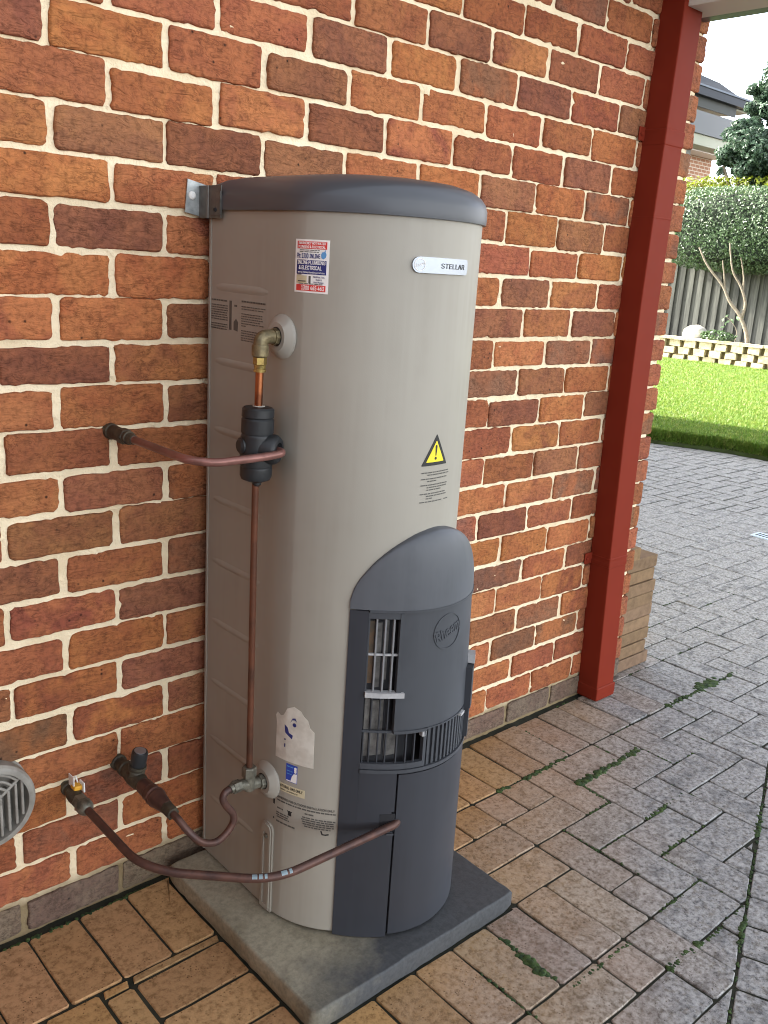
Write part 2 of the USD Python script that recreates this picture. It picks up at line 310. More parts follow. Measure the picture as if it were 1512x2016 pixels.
# ------------------------------------------------------------------ paving
PIT, Y0, X0 = .1150, -.2570, 1.0640     # module of the herringbone, its first row and column edge
paving = setd(UsdGeom.Xform.Define(stage, '/World/paving').GetPrim(), kind='structure')
CUT0, CUT1 = np.array([1.668, -.7207]), np.array([.680, -1.120])
cd = (CUT0 - CUT1) / np.linalg.norm(CUT0 - CUT1); cn = np.array([cd[1], -cd[0]])     # cn points to the far (camera) side
if cn[1] > 0: cn = -cn
def cell(c, r, w=1, h=1):
    return [X0 + PIT * c, X0 + PIT * (c + w), Y0 - .1165 * (r + h), Y0 - .1165 * r]
rects = []          # (polygon corners, tone hint)
taken = set()
rg = random.Random(5)
def add(c, r, w, h, clip=None):
    for i in range(w):
        for j in range(h): taken.add((c + i, r + j))
    x0, x1, y0, y1 = cell(c, r, w, h)
    if clip: x0, x1, y0, y1 = max(x0, clip[0]), min(x1, clip[1]), max(y0, clip[2]), min(y1, clip[3])
    rects.append(sbox(x0, y0, x1, y1))
# round the slab, as laid there
add(-2, 0, 1, 1); add(-3, 0, 1, 1, (.62, 9, -9, 9)); add(-4, 0, 1, 1, (.62, 9, -9, 9))
add(-4, 1, 2, 1, (.598, 9, -9, 9)); add(-4, 2, 2, 1, (.598, 9, -9, 9))
for c in range(-10, -2): add(c, 3, 1, 2)
taken |= {(c, r) for c in range(-16, -4) for r in (0, 1, 2)}
slabpoly = sbox(-.011, -.613, .587, -.03)
lawn_edge = np.array([[6.30, 6.0], [6.42, 4.4], [6.55, 3.2], [6.643, 2.79], [6.768, 2.53], [6.902, 2.19], [6.935, 1.81], [6.92, 1.3], [6.80, .6], [6.62, -.4], [6.4, -1.6], [6.1, -3.4], [6.0, -6]])
lawn_poly = Polygon(list(map(tuple, lawn_edge)) + [(16.5, -6), (16.5, 12), (6.30, 12)])
def herring(c, r):
    d = (c - r) % 4
    if d == 0: return (c, r, 1, 2)
    if d == 3: return (c, r - 1, 1, 2)
    if d == 1: return (c, r, 2, 1)
    return (c - 1, r, 2, 1)
for r in range(-34, 24):
    for c in range(-18, 54):
        if (c, r) in taken: continue
        if r < 0 and c < 11 and not (r <= -3 and c >= 7): continue
        if c < -10 and r < 5: continue
        c0, r0, w, h = herring(c, r)
        cells = [(c0 + i, r0 + j) for i in range(w) for j in range(h)]
        ok = [k for k in cells if k not in taken and not (k[1] < 0 and k[0] < 11 and not (k[1] <= -3 and k[0] >= 7))]
        if len(ok) == 2: add(c0, r0, w, h)
        elif ok: add(ok[0][0], ok[0][1], 1, 1)
# soldier course along the wall
for k in range(-9, 20):
    x = X0 + PIT * (k - 9.27) if k < 1 else X0 + PIT * (k - 6)
    if k < 1:
        if x + PIT > .005: continue
        rects.append(sbox(x, -.255, x + PIT, -.022))
    else:
        if x > X0 + PIT * 11 - .01: continue
        if x < .55: continue
        rects.append(sbox(x, -.2545, x + PIT, -.022))
# left of the slab
rects += [sbox(-.225, -.2785, -.004, -.2575), sbox(-.225, -.3935, -.004, -.2805), sbox(-.225, -.508, -.004, -.3955), sbox(-.225, -.623, -.004, -.510), sbox(-.225, -.74, -.004, -.625),
          sbox(-.290, -.2810, -.2275, -.2575), sbox(-.290, -.506, -.2275, -.283), sbox(-.405, -.483, -.2925, -.2575), sbox(-.520, -.483, -.4075, -.2575), sbox(-.52, -.60, -.2925, -.485), sbox(-.29, -.74, -.2275, -.508),
          sbox(-.64, -.483, -.5225, -.2575), sbox(-.75, -.483, -.6425, -.2575)]
keepzone = Polygon([(-.9, .2), (30, .2), (30, 14), (2.0, 14), (2.0, -.0), (2.0, -.0), (-.9, -.0)])
cutline_far = Polygon([tuple(CUT0 + cd * 14), tuple(CUT1 - cd * 4), tuple(CUT1 - cd * 4 + cn * 8), tuple(CUT0 + cd * 14 + cn * 8)])
cutnear = cutline_far.buffer(.0005)
final = []
house = sbox(-12, -.012, 1.925, 14)
for p in rects:
    q = p.difference(slabpoly).difference(cutnear).difference(house).difference(lawn_poly.buffer(.01))
    for g in getattr(q, 'geoms', [q]):
        if g.area > .0009: final.append(g)
# beyond the diagonal cut: soldier course along it, then rows of stretchers
for i in range(-22, 60):
    for j in range(0, 14):
        if j == 0: a0, a1, b0, b1 = i * .115, i * .115 + .113, .0015, .230
        else: a0, a1, b0, b1 = (i // 2) * .23 * 1.0 + (j % 2) * .115, (i // 2) * .23 + (j % 2) * .115 + .228, .236 + (j - 1) * .115, .236 + (j - 1) * .115 + .113
        if j > 0 and i % 2: continue
        pts = [tuple(CUT1 + cd * a + cn * b) for a, b in ((a0, b0), (a1, b0), (a1, b1), (a0, b1))]
        q = Polygon(pts).difference(lawn_poly.buffer(.01)).difference(house)
        if q.area > .001 and q.centroid.x < 7.2 and q.centroid.y > -6 and q.geom_type == 'Polygon': final.append(q)
def project(P):
    d = np.asarray(P, float) - CAM; z = d @ fw
    return np.stack([756 + FPX * (d @ rt) / z, 1008 - FPX * (d @ up) / z], -1), z
def paver_mesh(poly, rng, gap=.0028, top=None, fine=True):
    q = poly.buffer(-gap, join_style=2)
    if q.is_empty or q.geom_type != 'Polygon': return None
    q = q.simplify(.0006)
    c = np.array(q.exterior.coords)[:-1]
    if shapely.is_ccw(q.exterior) is False: c = c[::-1]
    if fine:                              # slightly uneven arrises
        e = []
        for a, b in zip(c, np.roll(c, -1, 0)):
            l = np.linalg.norm(b - a); m = max(1, int(l / .055))
            if l > .03:
                d = (b - a) / l
                e.append(a + d * .005 + rng.normal(0, .0006, 2)); e += [a + (b - a) * (i + rng.uniform(-.2, .2)) / m + rng.normal(0, .0007, 2) for i in range(1, m)]; e.append(b - d * .005 + rng.normal(0, .0006, 2))
            else: e.append(a)
        c = np.array(e)
    n = len(c)
    cen = c.mean(0)
    z = rng.normal(0, .0009) if top is None else top
    tilt = rng.normal(0, .006, 2)
    inset = .0022
    ci = cen + (c - cen) * (1 - inset / np.maximum(np.linalg.norm(c - cen, axis=1), .01))[:, None]
    zz_ = lambda pts: z + (pts - cen) @ tilt
    V = np.vstack([np.c_[c, np.full(n, -.035)], np.c_[c, zz_(c) - .0021], np.c_[ci, zz_(ci)], [[*cen, z]]])
    F = []
    for i in range(n):
        j = (i + 1) % n
        F += [[i, j, n + j], [i, n + j, n + i], [n + i, n + j, 2 * n + j], [n + i, 2 * n + j, 2 * n + i], [2 * n + i, 2 * n + j, 3 * n]]
    return trimesh.Trimesh(V, F, process=False)
rng = np.random.default_rng(11)
ranked = []
for g in final:
    ce = np.array([g.centroid.x, g.centroid.y, 0])
    px, z = project(np.c_[np.array(g.exterior.coords), np.zeros(len(g.exterior.coords))])
    if z.min() < .2: size = -1
    else:
        inside = (px[:, 0] > -30) & (px[:, 0] < 1542) & (px[:, 1] > 600) & (px[:, 1] < 2046)
        size = Polygon(px).area if inside.any() else -1
        if Polygon([tuple(v) for v in [(400, 1690), (410, 400), (950, 400), (890, 1700), (740, 1830), (520, 1780)]]).contains(Polygon(px)): size = -1
    ranked.append((size, g))
ranked.sort(key=lambda t: -t[0])
far = []
for k, (size, g) in enumerate(ranked):
    if k < 299 and size > 40:
        m = paver_mesh(g, rng)
        if m is None: continue
        t = np.array([.56, .335, .145]) * rng.uniform(.86, 1.14) * np.array([1, rng.uniform(.95, 1.05), rng.uniform(.88, 1.12)])
        if rng.random() < .06: t = np.array([.44, .255, .135])
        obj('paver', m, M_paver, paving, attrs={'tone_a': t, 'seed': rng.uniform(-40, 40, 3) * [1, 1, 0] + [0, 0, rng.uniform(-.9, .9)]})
    elif size > -1 or rng.random() < 2:
        m = paver_mesh(g, rng, gap=.0080, fine=False)
        if m is not None: far.append(m)
fm = cat(far)
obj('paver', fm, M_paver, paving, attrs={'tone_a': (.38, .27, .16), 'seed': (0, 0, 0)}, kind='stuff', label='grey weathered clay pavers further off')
bed_poly = sbox(-8, -7, 7.2, 12).difference(lawn_poly.buffer(-.15))
bm = cat([trimesh.creation.extrude_polygon(g, .012, engine='earcut') for g in getattr(bed_poly, 'geoms', [bed_poly])]); bm.apply_translation([0, 0, -.0160])
obj('paver_joint', bm, M_sand, paving)

# moss along joints (too small to count)
mg = np.random.default_rng(3)
ico = trimesh.creation.icosphere(subdivisions=1, radius=1.0)
def moss_blob(x, y, s):
    m = ico.copy(); v = m.vertices
    v = v * (1 + .35 * (meshkit.noise(v * 2.3 + mg.uniform(0, 50, 3)) - .5)[:, None])
    m.vertices = v * [s, s, s * .55] * mg.uniform(.75, 1.3, 3) + [x, y, -.001]
    return m
blobs = []
def seam(a, b, n, s, spread=.004):
    for _ in range(n):
        t = mg.random(); q = np.array(a) * (1 - t) + np.array(b) * t + mg.normal(0, spread, 2)
        blobs.append(moss_blob(*q, s * mg.uniform(.5, 1.25)))
seam((1.180, -.372), (1.51, -.368), 130, .0065, .005); seam((1.18, -.378), (1.30, -.372), 60, .009, .006)
seam((1.06, -.257), (1.29, -.257), 60, .005, .003); seam((1.06, -.26), (1.17, -.262), 30, .006, .004); seam((.95, -.257), (.99, -.257), 20, .006, .003)
seam((1.17, -.49), (1.18, -.37), 25, .004, .002); seam((1.06, -.49), (1.17, -.49), 35, .004, .0025); seam((.945, -.61), (1.065, -.61), 30, .004, .002)
seam((.95, -.605), (.958, -.735), 20, .0035, .002); seam((1.18, -.605), (1.29, -.60), 30, .005, .003); seam((1.075, -.722), (1.19, -.722), 30, .0045, .003)
seam((1.29, -.60), (1.41, -.60), 20, .004, .002); seam((.855, -.842), (.95, -.842), 12, .004, .002); seam((.955, -.842), (1.065, -.842), 25, .0035, .002)
seam((.72, -.96), (.85, -.958), 90, .006, .004); seam((.85, -.965), (1.07, -.962), 30, .004, .002)
seam((.49, -.66), (.486, -.82), 60, .0055, .003); seam((.485, -.72), (.485, -.80), 45, .009, .005); seam((.375, -.70), (.372, -.86), 25, .004, .002)
seam((.50, -.857), (.72, -.855), 70, .004, .0025); seam(CUT1, CUT0, 80, .0036, .0018); seam(CUT1 * .2 + CUT0 * .8, CUT1 * .3 + CUT0 * .7, 20, .007, .003); seam(CUT1 * .75 + CUT0 * .25, CUT1 * .65 + CUT0 * .35, 20, .0065, .003)
seam((1.86, -.257), (2.36, -.257), 130, .006, .005); seam((2.1, -.255), (2.22, -.25), 60, .011, .010)
for _ in range(110):
    k = rg.randrange(0, 150); g = ranked[k][1]
    if g.centroid.x < 1.0: continue
    cs = np.array(g.exterior.coords); i = rg.randrange(len(cs) - 1)
    if np.linalg.norm(cs[i] - cs[i + 1]) > .05: seam(cs[i], cs[i + 1], 9, .0034, .0012)
for _ in range(40):
    x = rg.uniform(-.45, .0); seam((x, -.024), (x + .05, -.024), 3, .004, .002)
obj('moss', cat(blobs), M_moss, kind='stuff', smooth=True, label='green moss growing in the paver joints', category='moss')

# ------------------------------------------------------------------ concrete slab under the heater
def slab_mesh():
    x0, x1, y0, y1, h = -.012, .588, -.614, -.035, .05
    lev = [(0, -.004, 0), (.0, .0, .012), (.0, .001, .030), (.0, -.001, .045), (.0, -.003, .0485), (.0, -.007, .05)]
    per = []
    n = 26
    for a, b in (((x0, y0), (x1, y0)), ((x1, y0), (x1, y1)), ((x1, y1), (x0, y1)), ((x0, y1), (x0, y0))):
        for t in np.arange(n) / n: per.append((a[0] + (b[0] - a[0]) * t, a[1] + (b[1] - a[1]) * t))
    per = np.array(per); cen = per.mean(0)
    half = np.abs(per - cen).max(0)
    # round the plan corners a little
    d = np.abs(per - cen) / half
    corner = np.minimum(d[:, 0], d[:, 1])
    per = cen + (per - cen) * (1 - .012 * np.clip((corner - .93) / .07, 0, 1))[:, None]
    rings = []
    for k, (_, off, z) in enumerate(lev):
        q = cen + (per - cen) * (1 + off / half[0])
        nz = meshkit.fbm(np.c_[q * 38, np.full(len(q), z * 60)], 3, 4)
        q = q + (q - cen) / half * ((nz - .5) * .006)[:, None]
        rings.append(np.c_[q, z + (meshkit.fbm(np.c_[q * 25, np.zeros(len(q))], 3, 9) - .5) * (.003 if k > 2 else 0)])
    V = np.vstack(rings); m = len(per); F = []
    for k in range(len(lev) - 1):
        for i in range(m):
            j = (i + 1) % m
            F += [[k * m + i, k * m + j, (k + 1) * m + j], [k * m + i, (k + 1) * m + j, (k + 1) * m + i]]
    c = len(V); V = np.vstack([V, [[*cen, .050]]])
    for i in range(m): F.append([(len(lev) - 1) * m + i, (len(lev) - 1) * m + (i + 1) % m, c])
    return trimesh.Trimesh(V, F, process=False)
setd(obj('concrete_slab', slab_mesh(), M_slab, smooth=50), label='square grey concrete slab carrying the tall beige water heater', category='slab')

# ------------------------------------------------------------------ brick wall
wall = thing('brick_wall', 'red and orange brick wall with cream mortar behind the water heater', 'wall')
CO, ZB, HB = .086, .083, .115
tones = {
 26: {}, 25: {10: 'r', 12: 'r', 14: 'r', 4: 'm', 6: 'r', 8: 'r'}, 24: {3: 'r', 5: 'm', 7: 'r', 9: 'r', 11: 'r', 13: 'm'},
 23: {0: 'r', 2: 'r', 4: 'm', 6: 'd', 8: 'o', 10: 'd', 12: 'r', 14: 'r'}, 22: {-3: 'r', -1: 'r', 1: 'm', 3: 'd', 5: 'o', 7: 'r', 9: 'd', 11: 'm', 13: 'g'},
 21: {-4: 'd', -2: 'o', 0: 'r', 2: 'g', 4: 'o', 6: 'm', 8: 'm', 10: 'r', 12: 'm', 14: 'r'}, 20: {-3: 'm', -1: 'm', 1: 'o', 3: 'd', 5: 'o', 7: 'r', 9: 'r', 11: 'd', 13: 'm'},
 19: {-4: 'o', -2: 'g', 0: 'd', 2: 'g', 4: 'o', 6: 'o', 8: 'b', 10: 'm', 12: 'r', 14: 'r'}, 18: {-3: 'o', -1: 'o', 7: 'r', 9: 'o', 11: 'g', 13: 'r'},
 17: {-4: 'r', -2: 'd', 0: 'o', 8: 'm', 10: 'm', 12: 'o', 14: 'o'}, 16: {-3: 'o', -1: 'o', 7: 'o', 9: 'd', 11: 'o', 13: 'r'},
 15: {-4: 'o', -2: 'o', 0: 'g', 8: 'b', 10: 'm', 12: 'g', 14: 'o'}, 14: {-3: 'd', -1: 'o', 7: 'r', 9: 'o', 11: 'd', 13: 'r'},
 13: {-4: 'o', -2: 'o', 0: 'b', 8: 'd', 10: 'g', 12: 'o', 14: 'o'}, 12: {-3: 'r', -1: 'r', 7: 'r', 9: 'd', 11: 'o', 13: 'g'},
 11: {-4: 'o', -2: 'b', 0: 'r', 8: 'r', 10: 'o', 12: 'm', 14: 'r'}, 10: {-3: 'b', -1: 'b', 7: 'm', 9: 'r', 11: 'g', 13: 'r'},
 9: {-4: 'd', -2: 'm', 0: 'd', 8: 'o', 10: 'o', 12: 'r', 14: 'r'}, 8: {-3: 'o', -1: 'g', 7: 'r', 9: 'd', 11: 'm', 13: 'r'},
 7: {-4: 'r', -2: 'm', 0: 'o', 8: 'o', 10: 'm', 12: 'o', 14: 'r'}, 6: {-3: 'm', -1: 'g', 9: 'd', 11: 'o', 13: 'd'},
 5: {-4: 'r', -2: 'o', 0: 'b', 8: 'o', 10: 'm', 12: 'o', 14: 'o'}, 4: {-3: 'r', -1: 'o', 9: 'b', 11: 'd', 13: 'o'},
 3: {-4: 'o', -2: 'r', 0: 'r', 8: 'o', 10: 'd', 12: 'r', 14: 'r'}, 2: {-3: 'r', -1: 'o', 9: 'm', 11: 'r', 13: 'r'},
 1: {-4: 'o', -2: 'm', 0: 'o', 8: 'm', 10: 'm', 12: 'r', 14: 'm'}, 0: {}}
PAL = {'o': ((.44, .168, .060), (.375, .124, .046)), 'm': ((.385, .135, .052), (.315, .100, .044)), 'r': ((.305, .100, .046), (.255, .079, .041)),
       'd': ((.190, .076, .044), (.140, .060, .039)), 'g': ((.240, .107, .058), (.192, .086, .052)), 'b': ((.268, .116, .055), (.212, .084, .045)), 'p': ((.175, .130, .090), (.145, .098, .070))}
br = np.random.default_rng(21)
def brick_mesh(x0, x1, z0, z1, rng, depth=.03, extra=0.):
    w, h = x1 - x0, z1 - z0
    r = rng.uniform(.005, .011)
    pts = []
    def edge(a, b, n):
        for t in np.arange(n) / n: pts.append((a[0] + (b[0] - a[0]) * t, a[1] + (b[1] - a[1]) * t))
    nx, nz = max(3, int(w / .0115)), 6
    corner = lambda cx, cz, a0, rr: [(cx + rr * math.cos(math.radians(a0 + t)), cz + rr * math.sin(math.radians(a0 + t))) for t in (0, 30, 60, 90)]
    rr = [min(.02, max(.005, r * rng.uniform(.5, 1.5))) for _ in range(4)]
    pts += corner(x0 + rr[0], z0 + rr[0], 180, rr[0]); edge((x0 + rr[0], z0), (x1 - rr[1], z0), nx); pts += corner(x1 - rr[1], z0 + rr[1], 270, rr[1]); edge((x1, z0 + rr[1]), (x1, z1 - rr[2]), nz)
    pts += corner(x1 - rr[2], z1 - rr[2], 0, rr[2]); edge((x1 - rr[2], z1), (x0 + rr[3], z1), nx); pts += corner(x0 + rr[3], z1 - rr[3], 90, rr[3]); edge((x0, z1 - rr[3]), (x0, z0 + rr[0]), nz)
    P = np.array(pts); keep = [0] + [i for i in range(1, len(P)) if np.linalg.norm(P[i] - P[i - 1]) > .0012]
    P = P[keep]
    if np.linalg.norm(P[0] - P[-1]) < .0012: P = P[:-1]
    n = len(P); cen = P.mean(0); s = rng.uniform(0, 90)
    nn = (meshkit.fbm(np.c_[P * 42, np.full(n, s)], 3) - .5)
    d = (P - cen); d /= np.linalg.norm(d, axis=1)[:, None]
    P = P + d * (nn * .0085 - np.maximum(meshkit.noise(np.c_[P * 55, np.full(n, s + 3)]) - .74, 0) * .020)[:, None] + rng.normal(0, .0007, (n, 2))
    pr = .0060 + rng.uniform(-.0018, .0030) + extra
    def ins(k): return cen + (P - cen) * (1 - k / np.maximum(np.abs(P - cen), [.02, .02]).max(1) * 1.0)[:, None]
    def inset(k):
        q = P.copy()
        q[:, 0] = cen[0] + (P[:, 0] - cen[0]) * (1 - 2 * k / w); q[:, 1] = cen[1] + (P[:, 1] - cen[1]) * (1 - 2 * k / h); return q
    tilt = rng.normal(0, .010, 2)
    rings = []
    for q, y, jit in ((P, depth, 0), (P, -pr + .0050, 0), (inset(.0016), -pr + .0018, .0004), (inset(.005), -pr, .0006), (inset(.014), -pr - .0004, .0011), (inset(.026), -pr, .0013)):
        yy_ = y + ((q - cen) @ tilt if jit else 0) + (meshkit.fbm(np.c_[q * 30, np.full(n, s + 7)], 2) - .5) * jit * 4
        rings.append(np.c_[q[:, 0], np.broadcast_to(yy_, n), q[:, 1]])
    V = np.vstack(rings + [np.array([[cen[0], -pr, cen[1]]])]); F = []
    for k in range(len(rings) - 1):
        for i in range(n):
            j = (i + 1) % n
            F += [[k * n + i, k * n + j, (k + 1) * n + j], [k * n + i, (k + 1) * n + j, (k + 1) * n + i]]
    t = (len(rings) - 1) * n
    for i in range(n): F.append([t + i, t + (i + 1) % n, t + n])
    return trimesh.Trimesh(V, F, process=False)
heater_px = Polygon([(440, 420), (920, 450), (880, 1660), (440, 1640)])
nb = 0; hid = []
for n in range(26, -1, -1):
    z0 = ZB + CO * (n - 1) + .0050 if n else .004
    z1 = ZB + CO * n - .0040
    odd = n % 2 == 1
    xs = [HB * k for k in range(-20 if odd else -21, 15, 2) if HB * k < 1.69]
    last = 1.70 if odd else 1.725
    xs = [x for x in xs if x < last - .05] + [last, 1.922]
    for a, b in zip(xs[:-1], xs[1:]):
        px, dz = project([(a, 0, z0), (b, 0, z0), (b, 0, z1), (a, 0, z1)])
        unseen = px[:, 0].max() < -8 or px[:, 1].max() < -8 or dz.min() < .3 or heater_px.contains(Polygon(px))
        k = int(round(a / HB))
        tone = tones.get(n, {}).get(k)
        if tone is None: tone = 'r' if a > 1.5 else br.choice(list('oommrrb'))
        if n == 0: tone = 'p'
        A, B = (np.array(c) for c in PAL[tone])
        if tone != 'p': A, B = A * .62 + np.array(PAL['m'][0]) * .38, B * .62 + np.array(PAL['m'][1]) * .38
        if tone in 'om' and br.random() < .3: B = np.array(PAL['r'][br.integers(2)])
        if tone in 'rd' and br.random() < .3: B = np.array(PAL['g'][br.integers(2)])
        v = br.uniform(.90, 1.12); hue = np.array([1, br.uniform(.92, 1.09), br.uniform(.9, 1.12)])
        jx = np.clip(br.normal(0, .0022, 2), -.003, .003); jz = br.normal(0, .0024, 2)
        gx = .0054 + abs(br.normal(0, .0014)); end = b > 1.9
        m = brick_mesh(a + gx + jx[0], b - (0 if end else gx) + jx[1] * (1.0 if not end else 1.6), z0 + jz[0], z1 + jz[1], br, depth=.095 if end else .03)
        at_ = {'tone_a': A * v * hue, 'tone_b': B * v * hue, 'seed': br.uniform(-50, 50, 3)}
        if unseen: hid.append((m, at_))
        else: obj('brick', m, M_brick, wall, smooth=42, attrs=at_); nb += 1
hb = obj('brick', cat([m for m, _ in hid]), M_brick, wall, kind='stuff')
for k in ('tone_a', 'tone_b', 'seed'):
    UsdGeom.PrimvarsAPI(hb).CreatePrimvar(k, T.Color3fArray, 'vertex').Set(Vt.Vec3fArray.FromNumpy(np.vstack([np.tile(np.asarray(q[k], np.float32), (len(m.vertices), 1)) for m, q in hid])))
# mortar: rough skin over a solid core, with ragged joints
gx, gz = np.arange(-2.39, 1.9081, .0075), np.arange(-.04, 2.2801, .0075)
XX, ZZ = np.meshgrid(gx, gz, indexing='ij')
P3 = np.stack([XX, np.zeros_like(XX), ZZ], -1)
YY = -(meshkit.fbm(P3 * 55, 3, 2) - .5) * .006 + .0005 - (np.maximum(meshkit.fbm(P3 * 34, 3, 8) - .68, 0)) * .028
YY += np.where(XX > 1.895, .006, 0)
P3[..., 1] = YY
skin = grid_mesh(P3[:, ::-1])
core = cat([bx(-6.0, 1.9075, .012, .10, -.30, 2.30), bx(1.80, 1.905, .10, 8.15, -.30, 2.30), bx(-6.0, -5.9, .10, 8.15, -.3, 2.3), bx(-6, -2.385, .0005, .012, -.3, 2.3)])
obj('rear_wing', bx(-6.0, 6.05, 8.2, 8.6, -.1, 6.6), plain('wing_brick', (.30, .125, .06), .9, var=.3, vscale=8), wall)  # unseen thin block, added to cast the shadow over paving and lawn edge
obj('return_wall', bx(-2.6, -2.4, -4.5, -.002, -.1, 2.418), plain('red_brick_face', (.30, .125, .06), .9, var=.3, vscale=8), wall)  # unseen wall, added to darken and warm the left flank of the heater
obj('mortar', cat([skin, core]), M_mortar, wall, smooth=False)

# ------------------------------------------------------------------ roof of the house over the wall and the paved side
roof = thing('house_roof', 'cream soffit and slate grey gutter overhead above the red downpipe', 'roof')
obj('soffit', cat([bx(-6, 1.658, -.32, -.0, 2.42, 2.45), bx(-6, 1.90, .0, 8.15, 2.305, 2.34)]), M_soff, roof)
obj('beam', bx(1.655, 1.787, -2.3, -.004, 2.255, 2.44), M_soff, roof)
gut = Polygon([(0, 0), (.095, 0), (.112, .02), (.112, .105), (.120, .118), (.108, .122), (.104, .03), (.09, .008), (.006, .008), (.006, .12), (0, .12)])
gm = trimesh.creation.extrude_polygon(gut, 10.45, engine='earcut')
gm.apply_transform(np.array([[1, 0, 0, 1.789], [0, 0, -1, 8.1], [0, 1, 0, 2.268], [0, 0, 0, 1]]))
obj('gutter', gm, M_gutter, roof)
pv = np.array([(1.93, 2.40), (-2.0, 5.45), (-6.1, 2.40), (-6.1, 2.455), (-2.0, 5.53), (1.95, 2.455)])
V = np.vstack([np.c_[pv[:, 0], np.full(6, -.36), pv[:, 1]], np.c_[pv[:, 0], np.full(6, 8.15), pv[:, 1]]])
F = []
for a in range(6):
    b = (a + 1) % 6; F += [[a, b, b + 6], [a, b + 6, a + 6]]
for o_ in (0, 6): F += [[o_ + 0, o_ + 1, o_ + 4], [o_ + 0, o_ + 4, o_ + 5], [o_ + 1, o_ + 2, o_ + 3], [o_ + 1, o_ + 3, o_ + 4]]
gab = []
for y in (-.34, 8.12): gab.append(trimesh.Trimesh([(1.93, y, 2.40), (-2.0, y, 5.45), (-6.1, y, 2.40)], [[0, 1, 2], [0, 2, 1]], process=False))
obj('tiles', cat([trimesh.Trimesh(V, F, process=False)] + gab), M_tile, roof)

# ------------------------------------------------------------------ red downpipe
dp = thing('downpipe', 'square dark red downpipe fixed to the brick wall near its corner', 'downpipe')
def prism(path, x0, x1, y0, y1, r=.004):
    """Rectangular pipe with rounded edges, offset in x along path (dx, z)."""
    q = sbox(x0, y0, x1, y1).buffer(-r).buffer(r, quad_segs=3)
    c = np.array(q.exterior.coords)[:-1]
    n = len(c); V = []; F = []
    for dx, z, gsc in path:
        cc = c.mean(0); V.append(np.c_[(c - cc) * (1 + gsc) + cc + [dx, 0], np.full(n, z)])
    for k in range(len(path) - 1):
        for i in range(n):
            j = (i + 1) % n; F += [[k * n + i, k * n + j, k * n + n + j], [k * n + i, k * n + n + j, k * n + n + i]]
    return trimesh.Trimesh(np.vstack(V), F, process=False)
obj('pipe', prism([(.030, .012, 0), (.024, .10, 0), (.000, .53, 0), (-.016, 1.0, 0), (-.020, 1.4, 0), (-.016, 1.66, 0), (-.010, 1.9, 0), (0, 2.30, 0)], 1.638, 1.740, -.086, -.004), M_redp, dp, smooth=30)
obj('joint_collar', prism([(-.010, 1.872, .0), (-.010, 1.875, .05), (-.010, 1.885, .055), (-.010, 1.888, .035), (-.009, 1.905, .035), (-.009, 1.909, .055), (-.009, 1.918, .05), (-.009, 1.92, 0)], 1.638, 1.740, -.086, -.004), M_redp, dp, smooth=30)
obj('joint_collar', prism([(-.0, .515, .0), (-.0, .517, .045), (-.0, .530, .045), (0, .532, .02), (0, .540, .02), (0, .542, .04), (0, .547, .04), (0, .549, 0)], 1.638, 1.740, -.086, -.004), M_redp, dp, smooth=30)
obj('joint_line', prism([(-.0155, 1.660, .0), (-.0155, 1.661, .02), (-.0155, 1.664, .02), (-.0155, 1.665, 0)], 1.638, 1.740, -.086, -.004), M_redp, dp, smooth=30)
obj('shoe', prism([(.030, .006, .05), (.030, .010, .10), (.030, .052, .10), (.029, .056, .03)], 1.638, 1.740, -.086, -.006), M_redp, dp, smooth=30)
for z, x in ((1.905, 1.612), (.535, 1.612)):
    s = cat([rbox(x - .014, x + .032, -.013, -.0085, z - .020, z + .020, .002), lathe((x - .002, -.0125, z), (x - .002, -.017, z), [(0, .006), (.7, .006), (1, .003)], 10)])
    obj('bracket_tab', s, M_redp, dp, smooth=30)

# ------------------------------------------------------------------ stacked tan pavers at the wall corner
ORD = ['lowest', 'second from the bottom', 'third from the bottom', 'fourth from the bottom', 'fifth from the bottom', 'fifth from the top', 'fourth from the top', 'third from the top', 'second from the top', 'topmost']
sr = np.random.default_rng(8)
M_stack = usdkit.material(stage, L + 'tan_paver', {
    'geo': ('geometry', {}), 'a': ('attribute', {'attribute': 'tone_a'}), 'n': ('noise_texture', {'scale': 40, 'detail': 5, 'roughness': .65}), 'r': ('rgb_ramp', {'ramp': [(.3, (.72, .70, .66)), (.6, (1.1, 1.1, 1.1))]}),
    'm': ('mix_color', {'blend_type': 'multiply', 'fac': 1.0, 'use_clamp': False}), 'b': ('bump', {'strength': .4, 'distance': .002}), 'p': ('principled_bsdf', {'roughness': .85})},
    [('geo.position', 'n.vector'), ('n.fac', 'r.fac'), ('a.color', 'm.a'), ('r.color', 'm.b'), ('m.result', 'p.base_color'), ('n.fac', 'b.height'), ('b.normal', 'p.normal')], surface='p.BSDF')
zst = .004
for k in range(10):
    h = .0505
    xe = [2.150, 2.128, 2.136, 2.132, 2.138, 2.126, 2.130, 2.124, 2.128, 1.985][k] + sr.normal(0, .003)
    yf = .012 + sr.normal(0, .003)
    m = rbox(1.927, xe, yf, yf + .112, zst, zst + h - .0022, .003)
    t = np.array([.195, .120, .062]) * sr.uniform(.85, 1.18) * [1, 1, sr.uniform(.85, 1.2)]
    setd(obj('loose_paver', m, M_stack, smooth=30, attrs={'tone_a': t}), label=f'tan clay paver, {ORD[k]} of the stack behind the red downpipe', category='paver', group='loose pavers stacked at the wall corner')
    zst += h

